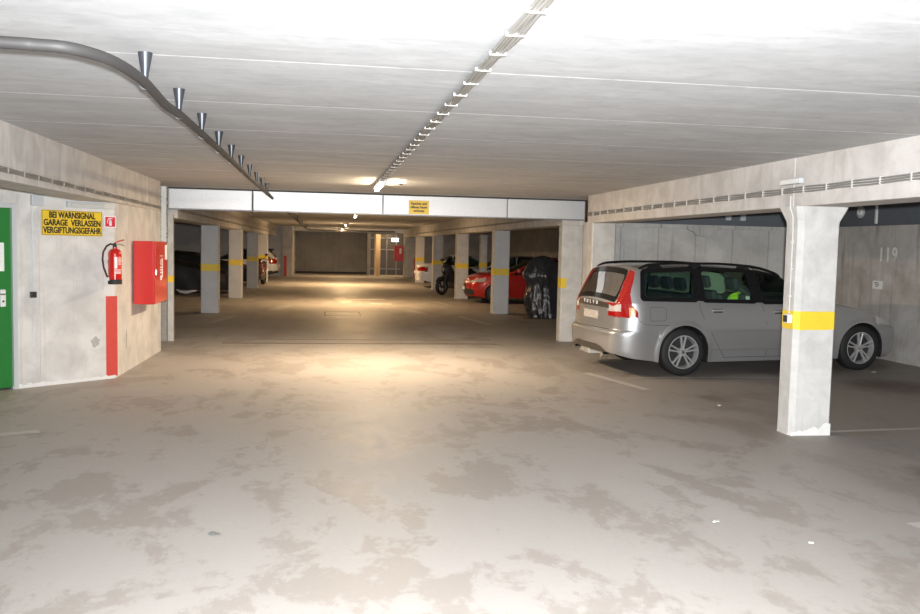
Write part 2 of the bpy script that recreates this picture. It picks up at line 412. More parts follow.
# white efflorescence along the foot of the wall
ef = MB()
for i in range(24):
    s0 = i * .05; s1 = s0 + .05; h = .035 + .02 * random.random()
    a, b = w1(s0, 0, .004), w1(s1, 0, .004)
    ef.add([a, b, b + Vector((0, 0, h * .9)), a + Vector((0, 0, h))], [(0, 1, 2, 3)])
ef.build('limewash_edge', 'whitewash', [o for o in bpy.data.objects if o.name == 'wall_left'][0])

# right bay walls
struct(MB().box(4.3, 9.2, 13.77, 14.0, 0, BB + .02).build('wall_back_bay', 'wall_bay'))
tp = MB().box(4.7, 9.2, 13.70, 14.0, BB + .02, CEIL); struct(tp.build('trim_1', 'dark_panel'))
struct(MB().box(8.77, 9.2, -3.9, 13.76, 0, BB + .05).build('wall_right', 'wall_right'))
struct(MB().box(8.72, 9.2, -3.9, 13.69, BB + .05, CEIL).build('trim_2', 'dark_panel'))
struct(MB().box(4.7, 8.76, 13.66, 13.765, BB - .045, BB + .02).build('trim_3', 'wall_bay'))
struct(MB().box(-12, 12, -4.2, -4.0, 0, CEIL).build('wall_rear', 'wall'))
# far section: outer walls and end
struct(MB().box(9.6, 9.9, 13.9, 47, 0, CEIL).build('wall_right', 'wall'))
struct(MB().box(-8.6, -8.3, 13.9, 47, 0, CEIL).build('wall_left', 'wall'))
struct(MB().box(-8.6, -2.75, 13.65, 14.1, 0, CEIL).build('wall_left', 'wall'))
struct(MB().box(-8.6, -2.1, 45.37, 45.7, 0, CEIL).build('wall_back', 'column_grey'))
struct(MB().box(4.30, 9.9, 46.7, 47.0, 0, CEIL).build('wall_back', 'wall'))
struct(MB().box(-1.9, -1.62, 45.37, 50.2, 0, CEIL).build('wall_back', 'beam'))
struct(MB().box(-4, 9.9, 50.1, 50.4, 0, CEIL).build('wall_back', 'wall_back'))
struct(MB().box(5.2, 5.4, 46.9, 50.2, 0, CEIL).build('wall_back', 'wall'))
struct(MB().box(-1.7, 5.4, 47.2, 47.6, 2.38, CEIL).build('trim_4', 'beam'))
struct(MB().box(2.42, 2.62, 49.2, 50.1, 0, 2.4).build('trim_5', 'wall_back'))
struct(MB().box(-1.6, 2.4, 49.95, 50.1, 0, .12).build('baseboard_back', 'interior'))

# ------------------------------------------------------------------ columns
def column(x0, y0, label, m='column', band=(.99, 1.16), band_faces=True, capital=False, w=BW, d=.25, name='concrete_column', top=BB, left=False, plainband=True, limewash=False):
    t = empty(name, (x0 + w / 2, y0 + d / 2, 0), 0, label, 'column', None)
    hw, hd = w / 2, d / 2; ch = .018; cl_ = .045 if capital else .018
    def oct_(e): return [(-hw - e + cl_, -hd - e), (hw + e - ch, -hd - e), (hw + e, -hd - e + ch), (hw + e, hd + e - ch), (hw + e - ch, hd + e), (-hw - e + ch, hd + e), (-hw - e, hd + e - ch), (-hw - e, -hd - e + cl_)]
    vs = []; lv = [(0, 0), (.012, 0)] if not capital else [(0, .004), (.02, 0)]
    lv.append((top - .16, 0))
    if capital: lv += [(top - .13, .004), (top - .02, .045), (top, .05)]
    else: lv.append((top, 0))
    for z, e in lv: vs += [(a, b, z) for a, b in oct_(e)]
    fs = [tuple(range(8))[::-1], tuple((len(lv) - 1) * 8 + k for k in range(8))]
    for i in range(len(lv) - 1):
        for k in range(8): fs.append((i * 8 + k, i * 8 + (k + 1) % 8, (i + 1) * 8 + (k + 1) % 8, (i + 1) * 8 + k))
    link_mesh('shaft', vs, fs, m, t)
    if plainband:
        e = .0015; o8 = oct_(e); n = 24; vs = []; fs = []
        per = []
        for k in range(8):
            a = Vector(o8[k]); b = Vector(o8[(k + 1) % 8]); q = 14 if (b - a).length > .1 else 1
            for j in range(q): per.append(a.lerp(b, j / q))
        for p in per:
            vs += [(p.x, p.y, band[0] + .006 * random.uniform(-1, 1)), (p.x, p.y, band[1] + .002 * random.uniform(-1, 1))]
        n = len(per)
        for i in range(n): fs.append((2 * i, 2 * ((i + 1) % n), 2 * ((i + 1) % n) + 1, 2 * i + 1))
        link_mesh('yellow_band', vs, fs, 'yellow', t)
    if limewash:
        vs = []; fs = []; n = 26
        for i in range(n + 1):
            x = -hw + w * i / n; u = i / n
            h = .03 + .05 * abs(math.sin(u * 9)) * u + .05 * u * u + .015 * random.random()
            vs += [(x, -hd - .003, 0), (x, -hd - .003, h)]
            if i < n: fs.append((2 * i, 2 * i + 2, 2 * i + 3, 2 * i + 1))
        link_mesh('limewash_patch', vs, fs, 'whitewash', t)
    return t
colA = column(4.29, 7.30, 'near right concrete column with flared head and yellow band, nose of silver estate behind it', capital=True, limewash=True)
column(4.30, 13.50, 'concrete column behind the rear of the silver estate car')
post = column(4.27, 15.17, 'right-hand gate pier of pale concrete below the steel header', plainband=False)
MB().box(-.202, -.10, -.127, -.12, .98, 1.16).box(-.202, -.199, -.125, .10, .98, 1.16).build('yellow_band', 'yellow', post)
RC = [(4.28, 21.5, 'grey column with yellow band in front of the red hatchback, beside covered motorbike'),
      (4.27, 27.72, 'column at the nose of the red hatchback, scooter on its other side'),
      (4.19, 33.2, 'column between the scooter and the white car tail'),
      (4.20, 39.6, 'farthest right column, rising behind the white car tail')]
for i, (x, y, l) in enumerate(RC): column(x, y, l, 'column_grey' if i in (0, 3) else 'column', d=.38)
column(5.43, 29.75, 'narrow column with yellow band behind the bonnet of the red hatchback', w=.24, d=.3, m='column')
lpost = column(-2.68, 14.97, 'left-hand gate pier behind the red hose cabinet, orange and yellow mark on edge', band=(.99, 1.10), w=.19, d=.12)
LC = [(-2.86, 20.95, 'nearest left column beyond the gate, black covered car behind it'),
      (-2.84, 26.70, 'second left column beyond the gate, in front of the black covered car'),
      (-2.82, 32.70, 'third left column beyond the gate, maroon motorbike at its side'),
      (-2.80, 38.0, 'fourth left column beyond the gate, between motorbike and white hatchback')]
for x, y, l in LC: column(x, y, l, 'column_grey', d=.36)
# end piers with red warning stripes
e1 = empty('end_pier', (-1.75, 45.25, 0), 0, 'end pier of the left rear wall with a red stripe at its foot', 'pier')
MB().box(-.35, .16, -.12, .10, 0, CEIL).build('shaft', 'beam', e1); 
MB().box(-.30, -.14, -.124, -.12, 0, 1.05).build('red_stripe', 'red_stripe', e1)
e2 = empty('end_pier', (4.6, 46.7, 0), 0, 'pale pier at the far right end beside the red wall cabinet', 'pier')
MB().box(-.24, .36, -.12, -.01, 0, CEIL).build('shaft', 'column', e2); MB().box(.225, .35, -.124, -.12, 0, 1.05).build('red_stripe', 'red_stripe', e2)

# cable duct, switch and junction box on the near column / beam
sw = empty('light_switch', (4.29, 7.40, 1.085), 0, 'small light switch box on yellow band of near column, cable rising from it', 'switch')
MB().box(-.045, 0, -.04, .04, -.04, .04, .005).build('switch_box', 'white_plastic', sw)
MB().box(-.052, -.045, -.032, .032, -.032, .032, .003).build('switch_rocker', 'black_matt', sw)
MB().tube([(-.012, .0, .045), (-.012, 0, .80), (-.02, 0, .95), (-.05, 0, 1.02), (-.05, 0, 1.13)], .007, 8).build('cable_riser', 'cable_clip', sw, True)
for z in (.2, .45, .7): MB().box(-.03, .0, -.012, .012, z, z + .02, .003).build('cable_saddle', 'cable_clip', sw)
jb = empty('junction_box', (4.285, 7.44, 2.33), 0, 'grey junction box on right beam above the near column', 'junction box')
MB().box(-.05, 0, -.17, .17, -.005, .045, .006).build('box_body', 'frame_grey', jb)
MB().box(-.054, -.05, -.15, .15, .0, .04, .003).build('box_lid', 'white_plastic', jb)

# ------------------------------------------------------------------ beams
def beam(x0, x1, y0, y1, z0, label, m='beam'):
    o = MB().box(x0, x1, y0, y1, z0, CEIL + .01, .012).build('concrete_beam', m)
    return tag(o, label, 'beam')
beam(4.29, 4.69, 7.44, 13.76, BB, 'right concrete beam from near column to the steel gate header')
beam(4.29, 4.69, -3.9, 7.43, BB, 'right concrete beam from the near column towards the viewer')
beam(-2.845, -2.445, -3.9, 12.6, BB, 'left concrete beam above the green door and the yellow warning sign')
beam(-2.845, -2.445, 12.62, 13.62, BB, 'short left beam end between the hose cabinet and the steel gate header')
beam(4.24, 4.66, 15.1, 46.55, BB, 'long right beam over the far columns beyond the gate')
beam(-2.86, -2.44, 15.12, 45.1, 2.06, 'long left beam over the far columns beyond the gate')

# ------------------------------------------------------------------ gate header
hd = empty('gate_header', (0, 14.9, 0), 0, 'galvanised steel gate header box spanning the lane', 'gate header')
sx = [-2.555, -1.192, .9935, 3.181, 4.60]
for a, b in zip(sx[:-1], sx[1:]):
    MB().box(a + .012, b - .012, 0, .22, 2.222, 2.545, .006).build('steel_panel', 'galv', hd)
MB().box(-2.555, 4.62, .02, .2, 2.545, 2.575).build('shadow_gap', 'black_matt', hd)
MB().box(-2.56, 4.6, .03, .2, 2.205, 2.222).build('bottom_rail', 'galv_dark', hd)
for s in sx[1:-1]: MB().box(s - .012, s + .012, .004, .2, 2.222, 2.545).build('panel_joint', 'galv_dark', hd)
MB().box(-1.2, -1.185, -.03, -.005, 2.15, 2.56).build('drop_rod', 'pipe', hd)
gg = empty('gate_guide', (-2.6, 14.6, 0), 0, 'galvanised gate guide with white brush strip rising behind the hose cabinet', 'gate guide')
MB().box(-.07, .03, .24, .34, 0, 2.55).build('guide_rail', 'galv_dark', gg)
MB().box(-.045, .035, .19, .24, 0.02, 1.34).build('guide_channel', 'pipe_grey', gg)
br = MB()
random.seed(3)
for i in range(120):
    z = 1.35 + i * .0102
    br.box(-.045 + random.uniform(-.006, .006), .035 + random.uniform(-.008, .008), .17, .24, z, z + .0095)
br.build('brush_strip', 'paper', gg)
ns = empty('notice_sign', (1.612, 14.89, 2.352), 0, 'small yellow notice plate on the steel gate header', 'sign')
MB().box(-.175, .175, -.006, .004, -.118, .118, .002).build('plate', 'sign_yellow', ns)
for k, w_ in enumerate(('Rauchen und', 'offenes Feuer', 'verboten')):
    text_mesh('lettering', w_, .058, 'black', Matrix.Translation((0, -.0075, .062 - .062 * k)) @ STAND, ns, .0005, .02, fit=(.27, .29, .19)[k], fat=.0015)

# ------------------------------------------------------------------ door and things on the door wall
dr = struct(empty('door_1', w1(1.195, 0, 0), W1ang)); del_keys = None
MB().box(-.95, -.0, .02, .07, .02, 2.0, .004).build('door_leaf', 'green', dr)
MB().box(-.0, .05, -.02, .08, 0, 2.05, .004).build('door_frame', 'frame_grey', dr)
MB().box(-1.0, .0, -.02, .08, 2.0, 2.05, .004).build('door_frame', 'frame_grey', dr)
MB().box(-1.0, -.95, -.02, .08, 0, 2.05, .004).build('door_frame', 'frame_grey', dr)
MB().box(-.125, -.065, -.0, .02, .92, 1.11, .012).build('handle_plate', 'white_plastic', dr)
MB().tube([(-.095, -.005, 1.06), (-.095, -.05, 1.06), (-.20, -.055, 1.06)], .009, 8).build('door_handle', 'chrome', dr, True)
MB().lathe([(.011, -.004), (.011, .004)], 12, 'Y', (-.095, -.002, .98)).build('key_cylinder', 'black_matt', dr)
pn = MB().box(-.30, -.075, .012, .02, 1.31, 1.62).build('paper_notice', 'paper'); pn.matrix_world = W1M(1.195, 0, 0); tag(pn, 'white paper notice on the green door', 'notice')
ws = empty('warning_sign', w1(.515, 1.857, .008), W1ang, 'yellow sign reading BEI WARNSIGNAL GARAGE VERLASSEN VERGIFTUNGSGEFAHR', 'sign')
MB().box(-.356, .356, -.004, .004, -.143, .143, .002).build('plate', 'sign_yellow', ws)
bd = MB()
for a in ((-.352, .352, .134, .138), (-.352, .352, -.138, -.134), (-.352, -.348, -.138, .138), (.348, .352, -.138, .138)): bd.box(a[0], a[1], -.0055, -.003, a[2], a[3])
bd.build('border_line', 'black', ws)
for k, (w_, f) in enumerate((('BEI WARNSIGNAL', .54), ('GARAGE  VERLASSEN', .665), ('VERGIFTUNGSGEFAHR', .68))):
    text_mesh('lettering', w_, .098, 'black', Matrix.Translation(((-.0, 0, 0)[k], -.0048, .086 - .086 * k)) @ STAND, ws, .0006, .018, fit=f, fat=.0028)
fs_ = empty('fire_sign', w1(.06, 1.89, .008), W1ang, 'small red square extinguisher sign with white pictogram beside the yellow sign', 'sign')
MB().box(-.072, .072, -.004, .004, -.068, .068, .003).build('plate', 'white', fs_)
MB().box(-.062, .062, -.0055, -.003, -.058, .058).build('red_field', 'sign_red', fs_)
pic = MB().lathe([(.016, -.0064), (.016, -.0056)], 16, 'Y', (.004, 0, .0))
pic.prism([(-.014, -.045), (.018, -.045), (.018, .018), (-.014, .018)], -.0064, -.0056, 'Y')
pic.tube([(.004, -.006, .02), (-.006, -.006, .036), (-.026, -.006, .034), (-.034, -.006, .012), (-.036, -.006, -.02)], .0045, 6)
pic.tube([(-.02, -.006, .042), (.028, -.006, .04)], .004, 6)
pic.build('pictogram', 'white', fs_)

# fire extinguisher
ex = empty('fire_extinguisher', w1(.06, 1.15, .115), W1ang, 'red fire extinguisher with black hose hanging on wall above red stripe', 'fire extinguisher')
MB().lathe([(.0, .02), (.070, .02), (.076, .03), (.076, .05), (.076, .36), (.072, .385), (.058, .408), (.034, .42), (.026, .424), (.026, .44), (0, .44)], 32).build('cylinder', 'ext_red', ex, True)
MB().lathe([(.06, 0), (.080, 0), (.080, .055), (.077, .058), (.077, .0)], 32, cap=False).build('foot_ring', 'rubber', ex, True)
MB().lathe([(0, .438), (.024, .438), (.024, .465), (.016, .47), (.016, .49), (0, .49)], 20).build('valve', 'black_matt', ex, True)
MB().tube([(-.01, 0, .485), (.04, -.01, .51), (.10, -.03, .53)], .007, 8).build('carry_handle', 'ext_red', ex, True)
MB().tube([(-.01, 0, .475), (.05, -.012, .478), (.105, -.03, .462)], .006, 8).build('squeeze_lever', 'chrome', ex, True)
MB().tube([(-.01, 0, .47), (-.06, -.01, .478), (-.11, -.01, .45), (-.15, -.01, .38), (-.16, -.01, .29), (-.145, -.01, .20), (-.115, -.01, .12), (-.092, -.01, .07)], .011, 10).build('hose', 'rubber', ex, True)
MB().tube([(-.096, -.01, .085), (-.088, -.01, .045)], .013, 10).build('hose_nozzle', 'white_plastic', ex, True)
lb = MB(); n = 14; vs = []; fc = []
for i in range(n + 1):
    a = R(-128 + 100 * i / n)
    vs += [(.0768 * math.cos(a), .0768 * math.sin(a), .12), (.0768 * math.cos(a), .0768 * math.sin(a), .33)]
    if i < n: fc.append((2 * i, 2 * i + 2, 2 * i + 3, 2 * i + 1))
lbl = link_mesh('instruction_label', vs, fc, plain('label_red', (.72, .06, .045), .4), ex)
def cyl_patch(a0, a1, z0, z1, r=.0772):
    m_ = MB(); q = 6; v = []; f = []
    for i in range(q + 1):
        a = R(a0 + (a1 - a0) * i / q); v += [(r * math.cos(a), r * math.sin(a), z0), (r * math.cos(a), r * math.sin(a), z1)]
        if i < q: f.append((2 * i, 2 * i + 2, 2 * i + 3, 2 * i + 1))
    return v, f
mb = MB(); random.seed(5)
mb.add(*cyl_patch(-122, -98, .19, .325))
for z in (.17, .155, .14, .128): mb.add(*cyl_patch(-122, -36 - random.uniform(0, 30), z, z + .007))
for z in (.31, .295, .28, .265, .25, .235): mb.add(*cyl_patch(-92, -40 - random.uniform(0, 20), z, z + .006))
mb.build('label_print', 'white', ex)
MB().box(-.03, .03, .07, .112, .25, .29).build('wall_bracket', 'black_matt', ex)

# red stripe painted on wall under extinguisher: a part of the wall
o = MB().box(-.07, .075, -.003, 0, 0.03, 1.0).build('red_stripe', 'red_stripe'); o.matrix_world = W1M(.045 + .0, 0, .0)
tag(o, 'tall red painted stripe on the wall below the fire extinguisher', 'painted stripe')
# hose cabinet
hc = empty('hose_cabinet', (-2.452, 12.18, .84), 0, 'red steel hose cabinet projecting from left wall by the gate', 'hose cabinet')
MB().box(0, .25, -.42, .42, 0, .83, .008).build('cabinet_body', 'cab_red', hc)
MB().box(.252, .272, -.415, .415, .006, .824, .006).build('cabinet_door', 'cab_red', hc)
MB().box(.272, .276, .05, .25, .30, .62).build('hose_pictogram_panel', 'cab_red', hc)
RX = Matrix.Rotation(R(90), 4, 'Z') @ STAND
pg = MB()
pg.lathe([(.03, .276), (.045, .276), (.045, .2785), (.03, .2785)], 20, 'X', (0, -.05, .55), cap=False)
for k in range(3): pg.box(.276, .2785, -.10 + .0, .02, .40 + k * .035, .42 + k * .035)
pg.box(.276, .2785, -.10, .02, .31, .37); pg.box(.276, .2785, .05, .085, .34, .60); pg.box(.276, .2785, -.14, .10, .63, .638)
pg.build('hose_pictogram', 'white', hc)
MB().box(.27, .29, -.36, -.33, .38, .46, .004).build('latch', 'chrome', hc)
o = MB().box(.0, .004, .28, .44, .58, .78).build('white_sticker', 'white', hc); o.location = (.276, -.03, 0)
# conduits, small boxes on the door wall
def on_w1(mb, name, m, s, z, off, label, cat, group=None):
    o = mb.build(name, m); o.matrix_world = W1M(s, z, off); return tag(o, label, cat, group)
on_w1(MB().box(-.065, .065, -.06, 0, -.06, .055, .008), 'junction_box', 'frame_grey', .93, 2.10, 0, 'grey junction box high on door wall under the left beam', 'junction box')
ss = empty('wall_switch', w1(.975, 1.045, 0), W1ang, 'small dark grey wall switch beside the green door', 'switch')
MB().box(-.034, .034, -.03, 0, -.034, .034, .005).build('switch_box', 'pipe', ss)
MB().box(-.022, .022, -.037, -.03, -.024, .024, .003).build('switch_rocker', 'black_matt', ss)
on_w1(MB().tube([(0, -.012, -.95), (0, -.012, 0)], .009, 8), 'cable_conduit', 'frame_grey', .975, 2.04, 0, 'thin conduit running down to the dark wall switch', 'conduit')
on_w1(MB().tube([(0, -.010, -1.95), (0, -.010, 0)], .006, 8), 'cable_conduit', 'cable_clip', .90, 2.04, 0, 'pale conduit left of the yellow warning sign down to floor', 'conduit')
ft = empty('batten_fitting', w1(.30, 2.07, 0), W1ang, 'grey unlit batten light fitting above the yellow warning sign', 'light fitting')
MB().box(-.29, .285, -.05, 0, -.032, .035, .01).build('housing', 'frame_grey', ft)
MB().tube([(-.25, -.055, 0), (.12, -.055, 0)], .013, 10).build('tube', 'cable_clip', ft, True)
MB().box(.14, .28, -.06, -.05, -.028, .03, .004).build('ballast_cover', 'cable_clip', ft)

# ------------------------------------------------------------------ cable runs
cr = empty('cable_run', (.745, 3., 2.555), 0, 'bundle of grey cables clipped along the ceiling up to the lamp', 'cables')
for k in range(5):
    x = -.026 + .013 * k
    pts = [(x + .004 * math.sin(i * 1.3 + k), -2.5 + i * .17, -.018 + .004 * math.sin(i * .9 + 2 * k)) for i in range(67)]
    MB().tube(pts, .0068, 8).build('cable', 'cable', cr, True)
clip0 = None
for i in range(25):
    y = .08 + .352 * i
    if clip0 is None:
        mb = MB(); mb.box(-.038, .038, -.009, .009, -.030, -.025, .002); mb.box(-.038, -.030, -.009, .009, -.027, -.014); mb.box(.030, .038, -.009, .009, -.027, -.014); mb.box(-.006, .006, -.009, .009, -.026, .015)
        clip0 = mb.build('clip', 'cable_clip', cr); c = clip0
    else: c = clip0.copy(); C.objects.link(c)
    c.location = (0, y - 1.056 * (0), 0)
for k in range(1, 5):
    c = clip0.copy(); C.objects.link(c); c.location = (0, .08 - .352 * k, 0)

def beam_cables(x, sgn, y0, y1, z0, z1, step, label, yref, ch=.034, mc='cable_clip', sp=.02):
    t = empty('cable_run', (x, y0, 0), 0, label, 'cables')
    L = y1 - y0
    for k in range(3):
        pts = [(sgn * (.012), L * i / 60, z0 + (z1 - z0) * i / 60 + sp * (k - 1) + .003 * math.sin(i * 1.7 + k)) for i in range(61)]
        MB().tube(pts, .0075, 8).build('cable', 'cable', t, True)
    c0 = None; y = yref
    while y > y0 + .1: y -= step
    y += step
    while y < y1:
        z = z0 + (z1 - z0) * (y - y0) / L
        if c0 is None:
            c0 = MB().box(min(sgn * .0, sgn * .024), max(0, sgn * .024), -.007, .007, -ch, ch, .003).build('clip', mc, t); c = c0
        else: c = c0.copy(); C.objects.link(c)
        c.location = (0, y - y0, z); y += step
    return t
beam_cables(4.29, -1, 1.0, 13.72, 2.275, 2.265, .363, 'grey cables clipped along the right beam past the near column', 7.25)
beam_cables(-2.445, 1, 1.0, 13.58, 2.22, 2.175, .363, 'grey cables clipped along the left beam above the warning sign', 7.2, .022, 'cable', .013)
beam_cables(4.24, -1, 15.3, 40, 2.265, 2.265, .7, 'grey cables along the right beam beyond the gate', 20, .02, 'cable', .013)
beam_cables(-2.44, 1, 15.3, 40, 2.2, 2.2, .7, 'grey cables along the left beam beyond the gate', 20, .02, 'cable', .013)

# ------------------------------------------------------------------ pipe
def smooth_pts(P, n=8):
    out = []
    P = [Vector(p) for p in P]
    for i in range(len(P) - 1):
        p0 = P[max(i - 1, 0)]; p1 = P[i]; p2 = P[i + 1]; p3 = P[min(i + 2, len(P) - 1)]
        for j in range(n):
            t = j / n
            out.append(.5 * ((2 * p1) + (p2 - p0) * t + (2 * p0 - 5 * p1 + 4 * p2 - p3) * t * t + (3 * p1 - p0 - 3 * p2 + p3) * t ** 3))
    out.append(P[-1]); return out
pp = empty('ceiling_pipe', (-.85, 4.3, 2.42), 0, 'grey bent pipe curving along the left of ceiling on cone hangers', 'pipe')
MB().tube(smooth_pts([(-2.0, -.80, .0), (-1.2, -.77, 0), (-.38, -.73, 0), (-.26, -.72, 0), (-.15, -.70, 0), (-.07, -.60, 0), (-.015, -.42, 0), (.01, -.03, 0), (0, .58, -.01), (.005, 1.0, 0), (.01, 1.9, 0), (.01, 3.6, 0), (0, 6.1, 0), (0.01, 8.6, 0), (0, 10.3, 0)]), .024, 14).build('pipe_tube', 'pipe', pp, True)
hy = [4.35, 5.32, 6.28, 7.26, 8.22, 9.17, 10.21, 11.22, 12.21, 13.2]
h0 = None
for y in hy:
    if h0 is None:
        mb = MB().lathe([(.014, .028), (.016, .05), (.034, .148), (.034, .150), (.02, .150)], 20)
        mb.lathe([(.027, -.010), (.027, .010)], 16, 'Y')
        h0 = mb.build('cone_hanger', 'hanger', pp, True); c = h0
    else: c = h0.copy(); C.objects.link(c)
    c.location = (0, y - 4.3, 0)
fp = empty('ceiling_pipe', (-.85, 20, 2.42), 0, 'dark pipe under the ceiling beyond the gate, turning across at the far end', 'pipe')
MB().tube(smooth_pts([(0, -4.5, 0), (0, 5, 0), (0, 15, 0), (-.02, 22, 0), (0, 25.6, 0), (.15, 26.1, 0), (.8, 26.2, 0), (3, 26.2, 0), (4.6, 26.2, 0)], 6), .035, 12).build('pipe_tube', 'pipe', fp, True)
mb = MB()
for y in (2, 8, 14, 20): mb.tube([(0, y, 0), (0, y, .15)], .012, 6)
mb.build('pipe_hanger', 'hanger', fp)

# ------------------------------------------------------------------ lamps
def lamp(x, y, label, m='tube', L=1.2, energy=60, col=(1., .75, .47), z=2.50, group='tube lamps along the lane'):
    t = empty('ceiling_lamp', (x, y, z), 0, label, 'ceiling lamp', group)
    MB().box(-.045, .045, -L / 2, L / 2, .02, .065, .006).build('housing', 'white_plastic', t)
    MB().tube([(0, -L / 2 + .04, -.005), (0, L / 2 - .04, -.005)], .022, 12).build('fluorescent_tube', m, t, True)
    for s in (-1, 1): MB().box(-.03, .03, s * L / 2 - .02, s * L / 2 + .02, -.03, .03, .004).build('lamp_holder', 'white_plastic', t)
    ld = bpy.data.lights.new('tube_light', 'AREA'); ld.shape = 'RECTANGLE'; ld.size = .06; ld.size_y = L; ld.energy = energy; ld.color = col
    lo = bpy.data.objects.new('tube_light', ld); C.objects.link(lo); lo.location = (0, 0, -.032); lo.parent = t
    return t
lamp(.76, 12.15, 'lit tube lamp on the ceiling just in front of steel gate header', 'tube', 1.35, 155, (1., .77, .52))
LAMPS = [(.88, 24.6, 'first lit lamp hanging beyond the gate header', 150), (.9, 36.4, 'second lit lamp beyond the gate, mid corridor', 230),
         (.95, 46.0, 'third lit lamp beyond the gate, nearest the back wall', 60), (3.8, 48.0, 'lit lamp above the exit sign at far right end', 25)]
lamp(.76, .15, 'tube lamp on the ceiling straight above the viewer', 'tube_overhead', 1.35, 3, (1., .9, .78))
for x, y, l, e in LAMPS: lamp(x, y, l, 'tube_far', .9, e, (1., .66, .34), 2.49)
sn = empty('motion_sensor', (1.02, 11.7, 2.55), 0, 'small white sensor box on ceiling right of the near tube lamp', 'sensor')
MB().box(-.07, .07, -.04, .04, -.035, .022, .004).build('sensor_box', 'white_plastic', sn)
MB().lathe([(.0, -.05), (.02, -.048), (.028, -.035)], 14, 'Z', cap=False).build('sensor_lens', 'black_matt', sn, True)

# ------------------------------------------------------------------ right wall things
RWM = Matrix.Rotation(R(-90), 4, 'Z')    # local -y faces -X
nb = text_mesh('bay_number', '119', .31, 'number', Matrix.Translation((8.7692, 12.33, 1.70)) @ Matrix.Rotation(R(-90), 4, 'Z') @ STAND, None, .001, .010, fit=.40, spacing=1.25, fat=.006)
tag(nb, 'painted bay number 119 on the right wall', 'number')
bs = empty('bay_sign', (8.762, 12.56, 1.225), R(-90), 'small white tenant sign on right wall below number 119', 'sign')
MB().box(-.12, .12, -.004, .006, -.065, .065, .003).build('plate', 'white', bs)
mb = MB()
for z, a, b in ((.025, -.07, .03), (-.005, -.05, .05), (-.032, -.03, .02)): mb.box(a, b, -.0055, -.004, z, z + .012)
mb.build('print_line', 'interior', bs)
vt = empty('wall_vent', (8.715, 12.99, 2.40), R(-90), 'round white vent on dark panel over the right wall', 'vent')
MB().lathe([(.085, 0), (.10, -.02), (.10, -.03), (.075, -.04), (.07, -.02)], 28, 'Y').build('vent_ring', 'frame_grey', vt, True)
MB().lathe([(.0, -.05), (.05, -.048), (.06, -.035), (.06, -.02)], 24, 'Y', cap=False).build('vent_disc', 'white_plastic', vt, True)
o = MB().box(-.02, .02, -.03, 0, 2.2, 2.53, .005).build('cable_duct', 'white_plastic'); o.matrix_world = Matrix.Translation((8.722, 12.60, 0)) @ RWM
tag(o, 'short white vertical duct on the dark panel right of round vent', 'duct')
for i, x in enumerate((6.72, 6.98)):
    o = MB().box(-.045, .045, -.05, 0, -.07, .08, .006).build('junction_box', 'frame_grey'); o.location = (x, 13.70, 2.30)
    tag(o, ('left' if i == 0 else 'right') + ' one of two pale boxes in dark gap above the estate car', 'junction box', 'boxes in the gap above the bay wall')
# broken concrete lump on bay wall
mb = MB(); vs = []; random.seed(11)
prof = [(0, .0), (.1, -.035), (.16, -.09), (.3, -.115), (.44, -.08), (.5, -.02), (.62, .0), (.62, .05), (0, .05)]
mb.prism(prof, 0, .05, 'Y'); o = mb.build('concrete_spall', 'wall_bay'); o.location = (5.98, 13.615, BB - .06); tag(o, 'broken concrete lip at top of bay wall above the estate car', 'concrete patch')

# ------------------------------------------------------------------ cars
def pchip(P):
    xs = [p[0] for p in P]; ys = [p[1] for p in P]; n = len(P)
    h = [xs[i + 1] - xs[i] for i in range(n - 1)]; d = [(ys[i + 1] - ys[i]) / h[i] for i in range(n - 1)]
    m = [d[0]] + [0 if d[i - 1] * d[i] <= 0 else 2 * d[i - 1] * d[i] / (d[i - 1] + d[i]) for i in range(1, n - 1)] + [d[-1]]
    def f(x):
        if x <= xs[0]: return ys[0]
        if x >= xs[-1]: return ys[-1]
        i = 0
        while x > xs[i + 1]: i += 1
        t = (x - xs[i]) / h[i]
        return (1 + 2 * t) * (1 - t) ** 2 * ys[i] + t * (1 - t) ** 2 * h[i] * m[i] + t * t * (3 - 2 * t) * ys[i + 1] + t * t * (t - 1) * h[i] * m[i + 1]
    return f
def sm(t): t = max(0., min(1., t)); return t * t * (3 - 2 * t)
def in_poly(x, y, P):
    c = False; j = len(P) - 1
    for i in range(len(P)):
        if (P[i][1] > y) != (P[j][1] > y) and x < (P[j][0] - P[i][0]) * (y - P[i][1]) / (P[j][1] - P[i][1]) + P[i][0]: c = not c
        j = i
    return c

